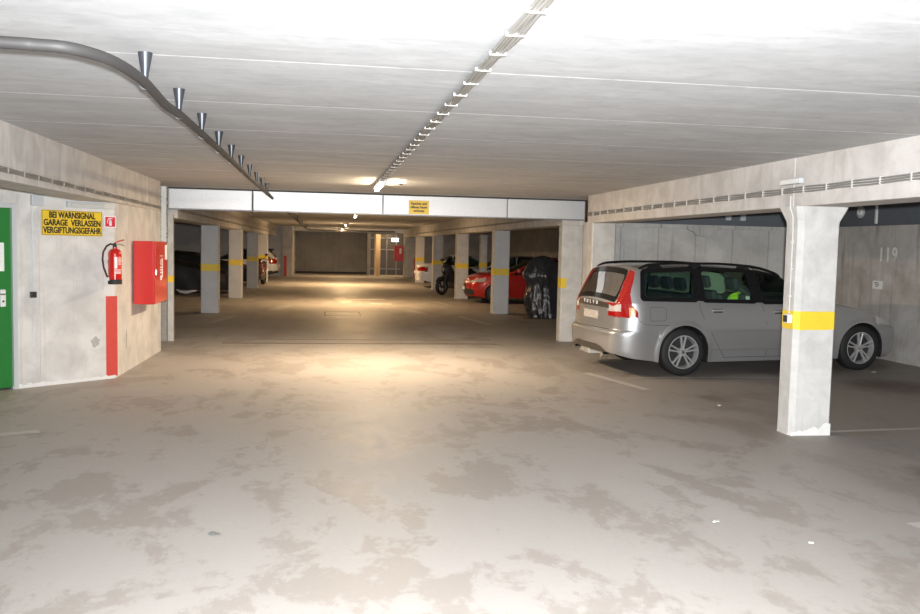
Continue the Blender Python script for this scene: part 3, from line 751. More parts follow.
def ay_(y): return abs(y)
class Car:
    def __init__(s, **k):
        s.__dict__.update(dict(W=.92, sill=.19, tumble=.36, cr=.22, lr=.34, cf=.30, lf=.6, br=.07, bf=.16, drop=.055, dx=.02, arch_r=.36, wr=.326, zfloor=.45, grear=lambda z: 0., gfront=lambda z: 0.), **k)
        s.topf = pchip(s.top); s.beltf = pchip(s.belt)
    def halfw(s, x):
        w = s.W
        u = max(0, min(1, (s.x0 + s.lr - x) / s.lr)); w -= s.cr * (1 - math.sqrt(max(0, 1 - u ** 2.2)))
        u = max(0, min(1, (x - s.x1 + s.lf) / s.lf)); w -= s.cf * (1 - math.sqrt(max(0, 1 - u ** 2.2)))
        return w
    def edge(s, x): return max(s.topf(x) - s.drop, min(s.beltf(x), s.topf(x) - s.drop))
    def side(s, x, z):
        w = s.halfw(x); zb = s.beltf(x); t = (z - s.sill) / (zb - s.sill)
        t = max(-.1, min(1, t)); w -= .05 * (1 - t) ** 2.2 + .045 * max(0, t - .55) ** 1.6 / .28
        if z > zb: w -= s.tumble * (z - zb) + .25 * max(0, z - zb - .28) ** 2
        # flared arch lips
        for xa in s.wheels:
            d = math.hypot(x - xa, z - s.wr)
            w += .016 * sm(1 - abs(d - s.arch_r - .01) / .07)
        return w
    def D(s, p):
        x, y, z = p; q = 1 - min(1., (y / s.W) ** 2)
        wr = sm((s.x0 + .45 - x) / .45); wf = sm((x - s.x1 + .6) / .6)
        x -= wr * (s.br * q + s.grear(z)); x += wf * (s.bf * q + s.gfront(z))
        return Vector((x, y, z))
    def sp(s, x, z, sgn, off=0.):
        e = .004
        def f(a, b): return s.D((a, sgn * s.side(a, b), b))
        p = f(x, z)
        if off:
            n = (f(x + e, z) - f(x - e, z)).cross(f(x, z + e) - f(x, z - e))
            if n.length > 0:
                n.normalize()
                if n.y * sgn < 0: n = -n
                p = p + n * off
        return p
    def topz(s, x, y):
        ze = s.edge(x); we = s.side(x, ze); r = min(1, abs(y) / max(we, .01))
        return ze + (s.topf(x) - ze) * (1 - r ** 2.6)
    def tp(s, x, y, off=0.):
        e = .004
        def f(a, b): return s.D((a, b, s.topz(a, b)))
        p = f(x, y)
        if off:
            n = (f(x + e, y) - f(x - e, y)).cross(f(x, y + e) - f(x, y - e))
            n.normalize()
            if n.z < 0: n = -n
            p = p + n * off
        return p
    def stations(s):
        xs = set(); x = s.x0
        L = s.x1 - s.x0; n = int(L / s.dx)
        for i in range(n + 1): xs.add(round(s.x0 + L * i / n, 4))
        for i in range(12):
            xs.add(round(s.x0 + .12 * (i / 12) ** 2, 4)); xs.add(round(s.x1 - .12 * (i / 12) ** 2, 4))
        for xa in s.wheels:
            for k in range(25): xs.add(round(xa + (s.arch_r - .0001) * math.cos(PI * k / 24), 4))
        return sorted(xs)
    def zbot(s, x):
        z = s.sill
        if hasattr(s, 'botf'): z = s.botf(x)
        for xa in s.wheels:
            d = abs(x - xa)
            if d < s.arch_r: z = max(z, s.wr + math.sqrt(s.arch_r ** 2 - d * d))
        return z
    def shell(s, parent, mat, regions=(), openings_side=(), openings_top=(), NL=24, NW=14, NT=12, name='body'):
        xs = s.stations(); cols = []; info = []
        for x in xs:
            zb = s.beltf(x); ze = s.edge(x); z0 = s.zbot(x); row = []; inf = []
            zb_ = min(zb, ze - .004)
            for i in range(NL + 1):
                z = z0 + (zb_ - z0) * i / NL; row.append((x, -s.side(x, z), z)); inf.append('S')
            for i in range(1, NW + 1):
                z = zb_ + (ze - zb_) * i / NW; row.append((x, -s.side(x, z), z)); inf.append('S')
            we = s.side(x, ze)
            for i in range(1, NT + 1):
                y = we * math.cos(PI / 2 * i / NT); row.append((x, -y, s.topz(x, y))); inf.append('T')
            cols.append(row)
        nh = len(cols[0]); full = 2 * nh - 1; V = []; U = []
        for row in cols:
            r2 = row + [(p[0], -p[1], p[2]) for p in row[-2::-1]]
            U += r2; V += [s.D(p) for p in r2]
        F = []; FC = []
        nsd = NL + NW
        for i in range(len(xs) - 1):
            for j in range(full - 1):
                F.append((i * full + j, (i + 1) * full + j, (i + 1) * full + j + 1, i * full + j + 1))
                FC.append('T' if nsd <= j < full - 1 - nsd else 'S')
        # end caps
        ny = getattr(s, 'ny', 24)
        for end, col in ((0, 0), (1, len(xs) - 1)):
            base = len(V); hgt = [cols[col][k] for k in range(nh)]
            for k in range(nh):
                x, y, z = hgt[k]
                for q in range(ny + 1):
                    yy = y + (-2 * y) * q / ny; V.append(s.D((x, yy, z))); U.append((x, yy, z))
            for k in range(nh - 1):
                for q in range(ny):
                    a = base + k * (ny + 1) + q
                    f = (a, a + 1, a + ny + 2, a + ny + 1) if end == 1 else (a, a + ny + 1, a + ny + 2, a + 1)
                    F.append(f); FC.append('R' if end == 0 else 'F')
        # classify
        keep = []; buckets = {r[0] + str(i): (r, []) for i, r in enumerate(regions)}
        for f, c in zip(F, FC):
            q = [U[k] for k in f]; x = sum(p[0] for p in q) / 4; y = sum(p[1] for p in q) / 4; z = sum(p[2] for p in q) / 4
            if c == 'S' and any(in_poly(x, z, P) for P in openings_side): continue
            if c == 'T' and any(in_poly(x, abs(y), P) for P in openings_top): continue
            keep.append(f)
            for key, (r, lst) in buckets.items():
                if r[2](x, y, z, c): lst.append(f); break
        body = link_mesh(name, V, keep, mat, parent)
        bm = bmesh.new(); bm.from_mesh(body.data); bmesh.ops.remove_doubles(bm, verts=bm.verts[:], dist=.0004)
        bmesh.ops.recalc_face_normals(bm, faces=bm.faces[:])
        for f in bm.faces: f.smooth = True
        bm.to_mesh(body.data); bm.free()
        # vertex normals for raised regions
        N = [Vector((0, 0, 0)) for _ in V]
        for f in F:
            a, b, c_, d = (V[k] for k in f); n = (c_ - a).cross(d - b)
            mid = (a + c_) / 2
            ref = Vector((0 if s.x0 + .5 < mid.x < s.x1 - .5 else (mid.x - (s.x0 + s.x1) / 2) * .5, mid.y, mid.z - .6))
            if n.dot(ref) < 0: n = -n
            for k in f: N[k] += n
        jobs = []
        for key, (r, lst) in buckets.items():
            if r[0] in ('tail_light', 'headlight', 'reversing_light', 'side_marker', 'front_lip'):
                jobs += [(r, [f for f in lst if sum(V[k].y for k in f) * q > 0]) for q in (-1, 1)]
            else: jobs.append((r, lst))
        for r, lst in jobs:
            if not lst: continue
            used = {}; vs = []; fs = []
            for f in lst:
                g = []
                for k in f:
                    if k not in used:
                        used[k] = len(vs); nn = N[k].normalized() if N[k].length > 0 else Vector((0, 0, 0)); vs.append(V[k] + nn * r[3])
                    g.append(used[k])
                fs.append(g)
            o = link_mesh(r[0], vs, fs, r[1], parent, smooth=True)
            if len(r) > 4: o['label'] = r[4]
        return body
    def patch(s, fn, quad, name, m, parent, off, nu=10, nv=6, margin=None, inner=0.):
        """bilinear patch; quad = (rear-bottom, rear-top, front-top, front-bottom) in surface coordinates"""
        a, b, c, d = [Vector(q) for q in quad]
        def P(u, v): return (a.lerp(d, u)).lerp(b.lerp(c, u), v)
        vs = []; fs = []
        if margin is None:
            for i in range(nu + 1):
                for j in range(nv + 1):
                    p = P(i / nu, j / nv); vs.append(fn(p.x, p.y, off))
            for i in range(nu):
                for j in range(nv): fs.append((i * (nv + 1) + j, (i + 1) * (nv + 1) + j, (i + 1) * (nv + 1) + j + 1, i * (nv + 1) + j + 1))
        else:
            # ring: outline outside by margin (metres), inside by `inner`
            Lu = (d - a).length; Lv = (b - a).length
            def ring(e, rc):
                out = []; hu, hv = .5 + e / Lu, .5 + e / Lv; ru = min(rc / Lu, hu * .9); rv = min(rc / Lv, hv * .9)
                cs = [(hu - ru, hv - rv, 0), (-hu + ru, hv - rv, 90), (-hu + ru, -hv + rv, 180), (hu - ru, -hv + rv, 270)]
                for ci, (cx, cy, a0) in enumerate(cs):
                    for k in range(7):
                        t = R(a0 + 15 * k); out.append((.5 + cx + ru * math.cos(t), .5 + cy + rv * math.sin(t)))
                    nx = cs[(ci + 1) % 4]; t0 = R(a0 + 90)
                    p1 = out[-1]; t2 = R(nx[2]); p2 = (.5 + nx[0] + ru * math.cos(t2), .5 + nx[1] + rv * math.sin(t2))
                    for k in range(1, 12): out.append((p1[0] + (p2[0] - p1[0]) * k / 12, p1[1] + (p2[1] - p1[1]) * k / 12))
                return out
            o1 = ring(margin, .06); o2 = ring(-inner, .045); n = len(o1)
            for q in o1: p = P(*q); vs.append(fn(p.x, p.y, off))
            for q in o2: p = P(*q); vs.append(fn(p.x, p.y, off))
            for k in range(n): fs.append((k, (k + 1) % n, n + (k + 1) % n, n + k))
        o = link_mesh(name, vs, fs, m, parent, smooth=True)
        return o
    def line(s, pts, name, m, parent, r=.003, off=.001, sgn=-1):
        P = [s.sp(x, z, sgn, off) for x, z in pts]
        return MB().tube(P, r, 6).build(name, m, parent, True)

def wheel(parent, x, y, sgn, r=.326, w=.205, spokes=5, double=True, rimm='alloy'):
    """sgn: outward direction in y"""
    t = MB(); rr = r * .70
    t.lathe([(rr, -w / 2), (r * .86, -w / 2), (r * .955, -w / 2 + .012), (r, -w / 2 + .035), (r, w / 2 - .035), (r * .955, w / 2 - .012), (r * .86, w / 2), (rr, w / 2), (rr - .006, 0)], 48, 'Y', cap=False)
    ty = t.build('tyre', 'tyre', None, True)
    root = empty('wheel', (x, y - sgn * w / 2, r)); root.parent = parent; ty.parent = root
    rm = MB()
    rm.lathe([(rr, sgn * (w / 2 - .004)), (rr - .014, sgn * (w / 2 - .002)), (rr - .02, sgn * (w / 2 - .02)), (rr - .03, -sgn * w * .35)], 48, 'Y', cap=False)
    rm.lathe([(.0, sgn * (w / 2 - .022)), (.05, sgn * (w / 2 - .022)), (.055, sgn * (w / 2 - .03)), (.055, sgn * .0)], 24, 'Y', cap=False)
    for k in range(spokes):
        a0 = 2 * PI * k / spokes + PI / 2
        for dlt in ((-.17, .17) if double else (0,)):
            a = a0 + dlt; ain = a0 + dlt * 1.2
            p0 = Vector((math.cos(ain) * .045, 0, math.sin(ain) * .045)); p1 = Vector((math.cos(a) * (rr - .012), 0, math.sin(a) * (rr - .012)))
            d = (p1 - p0).normalized(); sd = Vector((-d.z, 0, d.x)); h = .011 if double else .028
            yo0 = sgn * (w / 2 - .024); yo1 = sgn * (w / 2 - .008)
            vs = []
            for p, yo in ((p0, yo0), (p1, yo1)):
                for e, dy in ((-h, 0), (-h * .5, sgn * .006), (h * .5, sgn * .006), (h, 0), (h, -sgn * .03), (-h, -sgn * .03)):
                    vs.append((p.x + sd.x * e, yo + dy, p.z + sd.z * e))
            rm.add(vs, [(k2, (k2 + 1) % 6, 6 + (k2 + 1) % 6, 6 + k2) for k2 in range(6)])
    rm.build('rim', rimm, root, angle=R(35))
    MB().lathe([(rr - .035, sgn * (w / 2 - .075)), (0, sgn * (w / 2 - .08))], 32, 'Y', cap=False).build('brake_disc', 'black_matt', root, True)
    MB().lathe([(.0, sgn * (w / 2 - .012)), (.026, sgn * (w / 2 - .014)), (.03, sgn * (w / 2 - .024))], 20, 'Y', cap=False).build('hub_cap', 'chrome', root, True)
    return root
def arch_liner(parent, x, y0, y1, r):
    vs = []; fs = []; n = 20
    for k in range(n + 1):
        a = PI * (-.12 + 1.24 * k / n); vs += [(x + r * math.cos(a), y0, .326 + r * math.sin(a)), (x + r * math.cos(a), y1, .326 + r * math.sin(a))]
        if k < n: fs.append((2 * k, 2 * k + 2, 2 * k + 3, 2 * k + 1))
    c = len(vs); yi = y0 if abs(y0) < abs(y1) else y1
    vs.append((x, yi, .326)); off = 0 if yi == y0 else 1
    for k in range(n): fs.append((2 * k + off, 2 * k + 2 + off, c))
    return link_mesh('wheel_arch_liner', vs, fs, 'black_matt', parent)
def under(parent, s, z=.24):
    """floor pan, cabin floor and firewalls"""
    mb = MB(); mb.box(s.x0 + .2, s.x1 - .25, -.62, .62, z, z + .05); mb.build('floor_pan', 'black_matt', parent)
def seat(parent, x, y, w=.5, rear=False):
    t = MB(); t.box(-.25, .25, -w / 2, w / 2, .28, .44, .05)
    rot = Matrix.Rotation(R(-14), 3, 'Y')
    t.box(-.06, .06, -w / 2, w / 2, 0, .58, .05, rot, (-.26, 0, .42))
    t.box(-.045, .045, -.13, .13, .62, .80, .04, rot, (-.26, 0, .42))
    o = t.build('rear_seat' if rear else 'front_seat', 'seat_cloth', parent, True); o.location = (x, y, .12)
    return o

# ---- silver estate car (front = local +x, rear axle at x = 0)
def estate():
    A0 = Vector((4.828, 10.934, .003)); ang = R(5.2)
    t = empty('estate_car', (0, 0, 0), 0, 'silver estate car with tall red tail lights parked nose to right wall', 'car')
    e = Vector((math.cos(ang), math.sin(ang), .013)).normalized(); n = Vector((-math.sin(ang), math.cos(ang), 0)); u = e.cross(n)
    mt = Matrix((e, n, u)).transposed(); t.rotation_euler = mt.to_euler(); t.location = A0 + n * .92
    gre = pchip([(.15, -.05), (.26, .02), (.34, .05), (.55, .06), (.60, .045), (.63, 0.005), (.98, -.012), (1.5, 0)])
    gfr = pchip([(.15, -.06), (.22, -.03), (.4, .02), (.55, .02), (.7, -.03), (.85, -.09), (1.0, -.1)])
    s = Car(x0=-.885, x1=3.52, W=.93, wheels=[0., 2.80], wr=.326, arch_r=.365, dx=.011, ny=56, tumble=.33,
            top=[(-.885, 1.00), (-.86, 1.04), (-.69, 1.37), (-.635, 1.47), (-.56, 1.50), (-.2, 1.515), (.5, 1.515), (1.05, 1.485), (1.45, 1.43), (1.65, 1.34), (2.12, 1.055), (2.25, 1.01), (2.5, .975), (2.85, .91), (3.15, .82), (3.42, .71), (3.52, .63)],
            belt=[(-.885, .99), (0, .985), (1., .965), (2.1, .935), (2.4, .91), (2.85, .84), (3.2, .75), (3.52, .58)],
            grear=gre, gfront=gfr, cr=.27, lr=.36, br=.10, cf=.36, lf=.75, bf=.13, drop=.06)
    s.botf = pchip([(-.885, .31), (-.72, .25), (-.45, .21), (-.3, .18), (2.4, .18), (3.05, .16), (3.47, .20)])
    q = dict(
        quarter=((-.59, 1.06), (-.545, 1.405), (.18, 1.43), (.18, 1.045)),
        rdoor=((.31, 1.035), (.30, 1.43), (.99, 1.41), (1.07, 1.015)),
        fdoor=((1.22, 1.005), (1.13, 1.40), (1.50, 1.345), (2.02, .995)))
    rg = ((-.86, .64), (-.86, -.64), (-.655, -.57), (-.655, .57))
    wsq = ((1.53, -.60), (1.53, .60), (2.11, .72), (2.11, -.72))
    def shr(P, d):
        cx = sum(p[0] for p in P) / 4; cy = sum(p[1] for p in P) / 4
        return [(p[0] + (d if p[0] < cx else -d), p[1] + (d if p[1] < cy else -d)) for p in P]
    ops = [shr(P, -.012) for P in q.values()]
    opt = [[(-.85, 0), (-.85, .62), (-.665, .555), (-.665, 0)], [(1.55, 0), (1.55, .58), (2.09, .70), (2.09, 0)]]
    def lower_dark(x, y, z, c):
        if c == 'R': return z < .395 - .10 * sm((abs(y) - .35) / .35)
        return c == 'S' and x < -.60 and z < .30 - .10 * sm((x + .88) / .25)
    def light(x, y, z, c):
        if x > -.45 or z < .80 or c == 'F': return False
        ay = abs(y)
        if z < .985:
            if c == 'R': return ay > .53
            return x < -.675 - .07 * sm((z - .86) / .12)
        if c == 'S': return x < -.745 + .10 * sm((z - 1.05) / .4) and z < 1.465
        return c == 'R' and ay > .60 or c == 'T' and x < -.64 and ay > .67 - .08 * sm((x + .87) / .22)
    def rev(x, y, z, c): return light(x, y, z, c) and c in 'RS' and .875 < z < .97 and ay_(y) < .76 and x < -.80
    def amb(x, y, z, c): return light(x, y, z, c) and c == 'S' and .81 < z < .935 and -.77 < x < -.705
    def band(x, y, z, c): return c == 'R' and .915 < z and abs(y) < .60
    def head(x, y, z, c): return c in 'SF' and x > 3.05 and z > .62 + .12 * (3.47 - x) and z < s.beltf(x) + .01 and abs(y) > .42
    def grille(x, y, z, c): return c == 'F' and abs(y) < .36 and .42 < z < .60
    s.shell(t, 'silver', [('reversing_light', 'lamp_clear', rev, .005, 'clear reversing lens'), ('side_marker', 'lamp_amber', amb, .005), ('tail_light', 'lamp_red', light, .004),
                          ('lower_bumper', 'trim_dark', lower_dark, .004, 'dark lower bumper insert'), ('tailgate_strip', 'trim_dark', band, .004, 'dark trim strip across the tailgate'),
                          ('headlight', 'headlamp', head, .004), ('grille', 'black_matt', grille, .006)], ops, opt, 48, 26, 22)
    for k, P in q.items():
        for sg in (-1, 1):
            fn = lambda x, z, off, sg=sg: s.sp(x, z, sg, off)
            w = s.patch(fn, P, 'side_window', 'glass_dark' if k == 'quarter' else 'glass', t, .001)
            s.patch(fn, P, 'window_frame', 'black_gloss', w, .0035, margin=.042, inner=.012)
    # black centre and rear pillars
    for P in (((.17, 1.02), (.17, 1.455), (.31, 1.455), (.33, 1.01)), ((1.05, .99), (.98, 1.44), (1.15, 1.43), (1.24, .985))):
        for sg in (-1, 1): s.patch(lambda x, z, off, sg=sg: s.sp(x, z, sg, off), P, 'window_pillar', 'black_gloss', t, .0045)
    s.patch(lambda x, y, off: s.tp(x, y, off), rg, 'rear_window', 'glass_rear', t, .001, 16, 16)
    s.patch(lambda x, y, off: s.tp(x, y, off), ((-.862, .66), (-.862, -.66), (-.65, -.58), (-.65, .58)), 'window_frame', 'black_gloss', t, .0035, margin=.004, inner=.035)
    s.patch(lambda x, y, off: s.tp(x, y, off), wsq, 'windscreen', 'glass', t, .001, 14, 12)
    s.patch(lambda x, y, off: s.tp(x, y, off), wsq, 'window_frame', 'black_gloss', t, .0035, margin=.03, inner=.03)
    # roof spoiler lip
    # seams
    for sg in (-1, 1):
        s.line([(.22, .99), (.24, .90), (.28, .80), (.42, .56), (.58, .30), (.62, .25)], 'door_seam', 'interior', t, .0028, .0, sg)
        s.line([(1.18, .985), (1.20, .9), (1.25, .7), (1.27, .3), (1.26, .25)], 'door_seam', 'interior', t, .0028, .0, sg)
        s.line([(2.06, .95), (2.12, .85), (2.15, .6), (2.2, .3), (2.22, .25)], 'door_seam', 'interior', t, .0028, .0, sg)
        s.line([(.60, .24), (1.0, .24), (1.8, .24), (2.22, .25)], 'door_seam', 'interior', t, .0028, .0, sg)
        s.line([(-.68, .80), (-.64, .74), (-.57, .705), (-.40, .70), (-.22, .69)], 'bumper_seam', 'interior', t, .0025, 0, sg)
        s.line([(.46, .605), (1.2, .60), (2.1, .585), (2.35, .575)], 'body_crease', 'silver', t, .006, -.0015, sg)
        s.line([(.42, .345), (1.2, .345), (2.0, .34), (2.38, .335)], 'sill_edge', 'silver', t, .009, -.002, sg)
        for x, z in ((.50, .885), (1.45, .86)):
            p = [s.sp(x - .085, z, sg, .004), s.sp(x - .07, z, sg, .032), s.sp(x + .07, z, sg, .032), s.sp(x + .085, z, sg, .004)]
            h = MB().tube(p, .014, 10).build('door_handle', 'alloy', t, True)
            s.patch(lambda a, b, off, sg=sg: s.sp(a, b, sg, off), ((x - .07, z - .03), (x - .07, z + .022), (x + .07, z + .022), (x + .07, z - .03)), 'handle_recess', 'trim_dark', h, .002)
        # roof rails
        def roof_rail(x, h): 
            ze = s.edge(x); p = s.D((x, sg * (s.side(x, ze) - .035), s.topz(x, s.side(x, ze) - .035))); return p + Vector((0, 0, h))
        P = [roof_rail(-.58, .0), roof_rail(-.52, .03), roof_rail(-.42, .048), roof_rail(-.1, .058)] + [roof_rail(x, .058) for x in (.2, .6, 1.0)] + [roof_rail(1.25, .048), roof_rail(1.48, .02), roof_rail(1.55, -.005)]
        rr = MB().tube(smooth_pts(P, 4), .017, 10).build('roof_rail', 'black_gloss', t, True)
        for xx in (-.36, .26, 1.0):
            a = roof_rail(xx - .12, -.01); b = roof_rail(xx + .12, -.01)
            MB().prism([(a.x, a.z), (b.x, b.z), (b.x - .07, b.z + .065), (a.x + .04, a.z + .065)], a.y - .014, a.y + .014, 'Y').build('rail_foot', 'black_gloss', rr)
        # mirrors
        mp = s.sp(1.88, 1.0, sg, .0)
        mb = MB().box(-.06, .07, -.11, .11, -.05, .09, .035); mb.xf(Matrix.Translation(mp + Vector((.0, sg * .16, .06))))
        mb.tube([mp, mp + Vector((0, sg * .1, .02))], .02, 8); mb.build('wing_mirror', 'silver', t, True)
        # exhaust
        MB().lathe([(.0, 0), (.026, 0), (.034, 0), (.036, .0), (.036, .10), (.03, .10)], 18, 'X', (-1.03, sg * .50, .27), cap=False).build('exhaust_tip', 'chrome', t, True)
    # fuel flap, on the near (right-hand) side
    P = [(-.51, .77), (-.515, .90), (-.50, .93), (-.47, .94), (-.31, .935), (-.285, .92), (-.275, .89), (-.275, .79), (-.29, .765), (-.32, .755), (-.48, .755), (-.51, .77)]
    s.line(P, 'fuel_flap', 'trim_dark', t, .0026, .0, -1)
    # tailgate details
    bx = lambda y, z, o: s.D((s.x0, y, z)) + Vector((-o, 0, 0))
    vs = [bx(-.26, .77, .004), bx(.26, .77, .004), bx(.26, .885, .004), bx(-.26, .885, .004)]
    link_mesh('number_plate', [bx(y, z, .006) for z in (.74, .85) for y in (-.26, 0, .26)], [(0, 1, 4, 3), (1, 2, 5, 4)], 'lamp_clear', t)
    MB().tube([bx(-.60 + .1 * i, .625, .002) for i in range(13)], .005, 6).build('tailgate_seam', 'interior', t, True)
    MB().tube([bx(-.70 + .14 * i, .565, .0) for i in range(11)], .005, 6).build('bumper_ridge', 'silver', t, True)
    for i, ch in enumerate('VOLVO'):
        y = .22 - .11 * i; p = bx(y, .965, .008)
        o = text_mesh('emblem_letter', ch, .07, 'white', Matrix.Translation(p + Vector((-.008, 0, 0))) @ Matrix.Rotation(R(-90), 4, 'Z') @ STAND, t, .002, .02)
    for sg in (-1, 1):
        for x in s.wheels: arch_liner(t, x, sg * .45, sg * (s.side(x, .75) - .02), s.arch_r + .008)
    for x in s.wheels:
        for sg in (-1, 1): wheel(t, x, sg * .905, sg)
    # interior
    under(t, s)
    MB().box(-.86, 2.3, -.80, .80, .50, .53).build('cabin_floor', 'interior', t)
    MB().box(1.95, 2.35, -.74, .74, .52, .98, .06).build('dashboard', 'interior', t)
    MB().box(-.80, .15, -.70, .70, .80, .825, .005).build('load_cover', 'interior', t)
    for sg in (-1, 1):
        seat(t, 1.45, sg * .38)
        seat(t, .62, sg * .40, .48, True)
    seat(t, .62, 0, .34, True)
    return t, s
car, cs = estate()
# hi-vis vest over the rear of the front seat
vt2 = empty('safety_vest', (0, 0, 0), 0, 'bright yellow-green safety vest seen through side window of silver estate', 'vest')
mb = MB(); vs = []; fs = []; nx, nz = 14, 10
for i in range(nx + 1):
    for j in range(nz + 1):
        u = i / nx; v = j / nz
        top = .985 + .13 * math.sin(PI * min(1, u * 1.0)) ** .8 * (1 if u < .6 else .95)
        z = .90 + (top - .90) * v
        vs.append((.80 + .40 * u, -.60 + .05 * math.sin(v * 3) + .02 * math.sin(u * 17 + v * 4), z))
for i in range(nx):
    for j in range(nz): fs.append((i * (nz + 1) + j, (i + 1) * (nz + 1) + j, (i + 1) * (nz + 1) + j + 1, i * (nz + 1) + j + 1))
o = link_mesh('vest_cloth', vs, fs, 'vest', vt2, True); md = o.modifiers.new('t', 'SOLIDIFY'); md.thickness = .012
MB().box(1.06, 1.16, -.625, -.617, 1.00, 1.06, .003).build('reflective_strip', 'reflect', vt2)
MB().box(.82, .87, -.625, -.617, 1.005, 1.03, .003).build('reflective_strip', 'reflect', vt2)
vt2.location = car.location; vt2.rotation_euler = car.rotation_euler

# ---- generic hatchback used for the background cars
def hatch(loc, rz, label, m, tail=True, spoiler=False, H_=1.42, sedan=False, rimm='alloy'):
    t = empty('hatchback_car', loc, rz, label, 'car')
    k = (H_ - .0) / 1.42
    gre = pchip([(.15, -.05), (.3, .03), (.6, .05), (.7, .0), (1.0, -.01)])
    gfr = pchip([(.15, -.08), (.25, -.01), (.45, .03), (.6, .01), (.75, -.06), (1.0, -.1)])
    s = Car(x0=-.70, x1=3.20, W=.86, wheels=[0., 2.52], wr=.31, arch_r=.345, dx=.04, tumble=.34,
            top=[(-.70, .95), (-.66, 1.02), (-.45, 1.28), (-.35, 1.345), (0, 1.40 * k), (.7, H_), (1.1, 1.38 * k), (1.6, 1.2), (2.15, .985), (2.3, .97), (2.7, .94), (2.98, .885), (3.14, .81), (3.20, .74)],
            belt=[(-.7, .93), (0, .92), (1.0, .89), (2.1, .87), (2.7, .85), (3.0, .80), (3.20, .68)],
            grear=gre, gfront=gfr, cr=.22, lr=.36, br=.10, cf=.30, lf=.7, bf=.14, drop=.06)
    if sedan:
        s.x0 = -.95; s.top = [(-.95, .86), (-.91, .93), (-.5, .985), (-.2, 1.0), (.38, 1.31), (.8, 1.40), (1.1, 1.37), (1.6, 1.2), (2.15, .965), (2.3, .94), (2.7, .88), (3.05, .77), (3.25, .62)]; s.topf = pchip(s.top)
        s.belt = [(-.95, .84), (0, .92), (1.0, .90), (2.1, .85), (2.7, .78), (3.05, .68), (3.25, .5)]; s.beltf = pchip(s.belt)
    s.botf = pchip([(-.7, .28), (-.4, .2), (2.4, .18), (3.0, .17), (3.25, .2)])
    q = [((-.42, .985), (-.18, 1.25), (.05, 1.30), (.02, .975)), ((.12, .97), (.13, 1.305), (.82, 1.31), (.88, .945)), ((.98, .94), (.94, 1.30), (1.22, 1.265), (1.98, .91))]
    if sedan: q[0] = ((.02, .985), (.30, 1.20), (.38, 1.235), (.36, .975)); q[1] = ((.44, .965), (.46, 1.25), (.84, 1.30), (.90, .95))
    def light(x, y, z, c):
        if sedan: return x < -.55 and .66 < z < .84 and (c == 'S' and x < -.62 or c == 'R' and abs(y) > .42)
        return x < -.36 and .72 < z < .96 and (c == 'S' and x < -.36 - (.96 - z) * .4 or c == 'R' and abs(y) > .42)
    def head(x, y, z, c): return c in 'SF' and 2.86 < x and abs(y) > .42 and (.63 + .10 * (3.2 - x)) < z < .63 + .10 + .16 * (3.2 - x) and z < s.beltf(x)
    def grille(x, y, z, c): return (c == 'F' or x > 3.12 and c == 'S') and .25 < z < .43
    def grille2(x, y, z, c): return c == 'F' and abs(y) < .22 and .46 < z < .56
    def lower(x, y, z, c): return not sedan and x < -.35 and z < .38 and c in 'RS'
    def cham(x, y, z, c): return c in 'FS' and x > 2.95 and z < .22
    s.shell(t, m, [('tail_light', 'lamp_red', light, .004), ('headlight', 'headlamp', head, .004), ('lower_grille', 'black_matt', grille, .004), ('grille', 'black_matt', grille2, .004), ('lower_bumper', 'black_matt', lower, .004), ('front_lip', 'black_matt', cham, .004)],
            [list(P) for P in q], [([(-.12, 0), (-.12, .58), (.34, .50), (.34, 0)] if sedan else [(-.63, 0), (-.63, .58), (-.46, .52), (-.46, 0)]), [(1.22, 0), (1.22, .54), (2.08, .66), (2.08, 0)]], 16, 10, 9)
    for P in q:
        for sg in (-1, 1):
            fn = lambda x, z, off, sg=sg: s.sp(x, z, sg, off)
            w = s.patch(fn, P, 'side_window', 'glass_dark', t, .001); s.patch(fn, P, 'window_frame', 'black_gloss', w, .004, margin=.045, inner=.015)
    f2 = lambda x, y, off: s.tp(x, y, off)
    for P, nm in ((((-.14, .6), (-.14, -.6), (.36, -.52), (.36, .52)) if sedan else ((-.64, .58), (-.64, -.58), (-.44, -.52), (-.44, .52)), 'rear_window'), (((1.2, -.55), (1.2, .55), (2.1, .68), (2.1, -.68)), 'windscreen')):
        w = s.patch(f2, P, nm, 'glass_dark', t, .001, 12, 12); s.patch(f2, P, 'window_frame', 'black_gloss', w, .004, margin=.02, inner=.05)
    for sg in (-1, 1):
        s.line([(.08, .93), (.13, .7), (.36, .4), (.5, .24)], 'door_seam', 'interior', t, .004, 0, sg)
        s.line([(.93, .93), (.98, .7), (1.0, .24)], 'door_seam', 'interior', t, .004, 0, sg)
        s.line([(2.0, .86), (2.06, .6), (2.08, .24)], 'door_seam', 'interior', t, .004, 0, sg)
        for x in (.32, 1.14):
            p = [s.sp(x - .08, .82, sg, .004), s.sp(x - .06, .82, sg, .03), s.sp(x + .06, .82, sg, .03), s.sp(x + .08, .82, sg, .004)]
            MB().tube(p, .012, 8).build('door_handle', 'chrome' if m == 'red_car' else m, t, True)
        mp = s.sp(1.85, .92, sg, 0)
        mb = MB().box(-.06, .06, -.10, .10, -.04, .09, .03); mb.xf(Matrix.Translation(mp + Vector((0, sg * .13, .06)))); mb.tube([mp, mp + Vector((0, sg * .1, .03))], .018, 8)
        mb.build('wing_mirror', m, t, True)
        for x in s.wheels:
            arch_liner(t, x, sg * .42, sg * (s.side(x, .72) - .02), s.arch_r + .006)
            wheel(t, x, sg * .84, sg, .31, .19, 5, False, rimm)
    MB().box(-.2, .2, -.012, 0, -.05, .05).xf(Matrix.Translation(s.D((s.x1, 0, .44)) + Vector((.02, 0, 0))) @ Matrix.Rotation(R(90), 4, 'Z')).build('number_plate', 'white', t)
    MB().box(-.24, .24, 0, .012, -.055, .055).xf(Matrix.Translation(s.D((s.x0, 0, .62)) + Vector((-.012, 0, 0))) @ Matrix.Rotation(R(90), 4, 'Z')).build('number_plate', 'white', t)
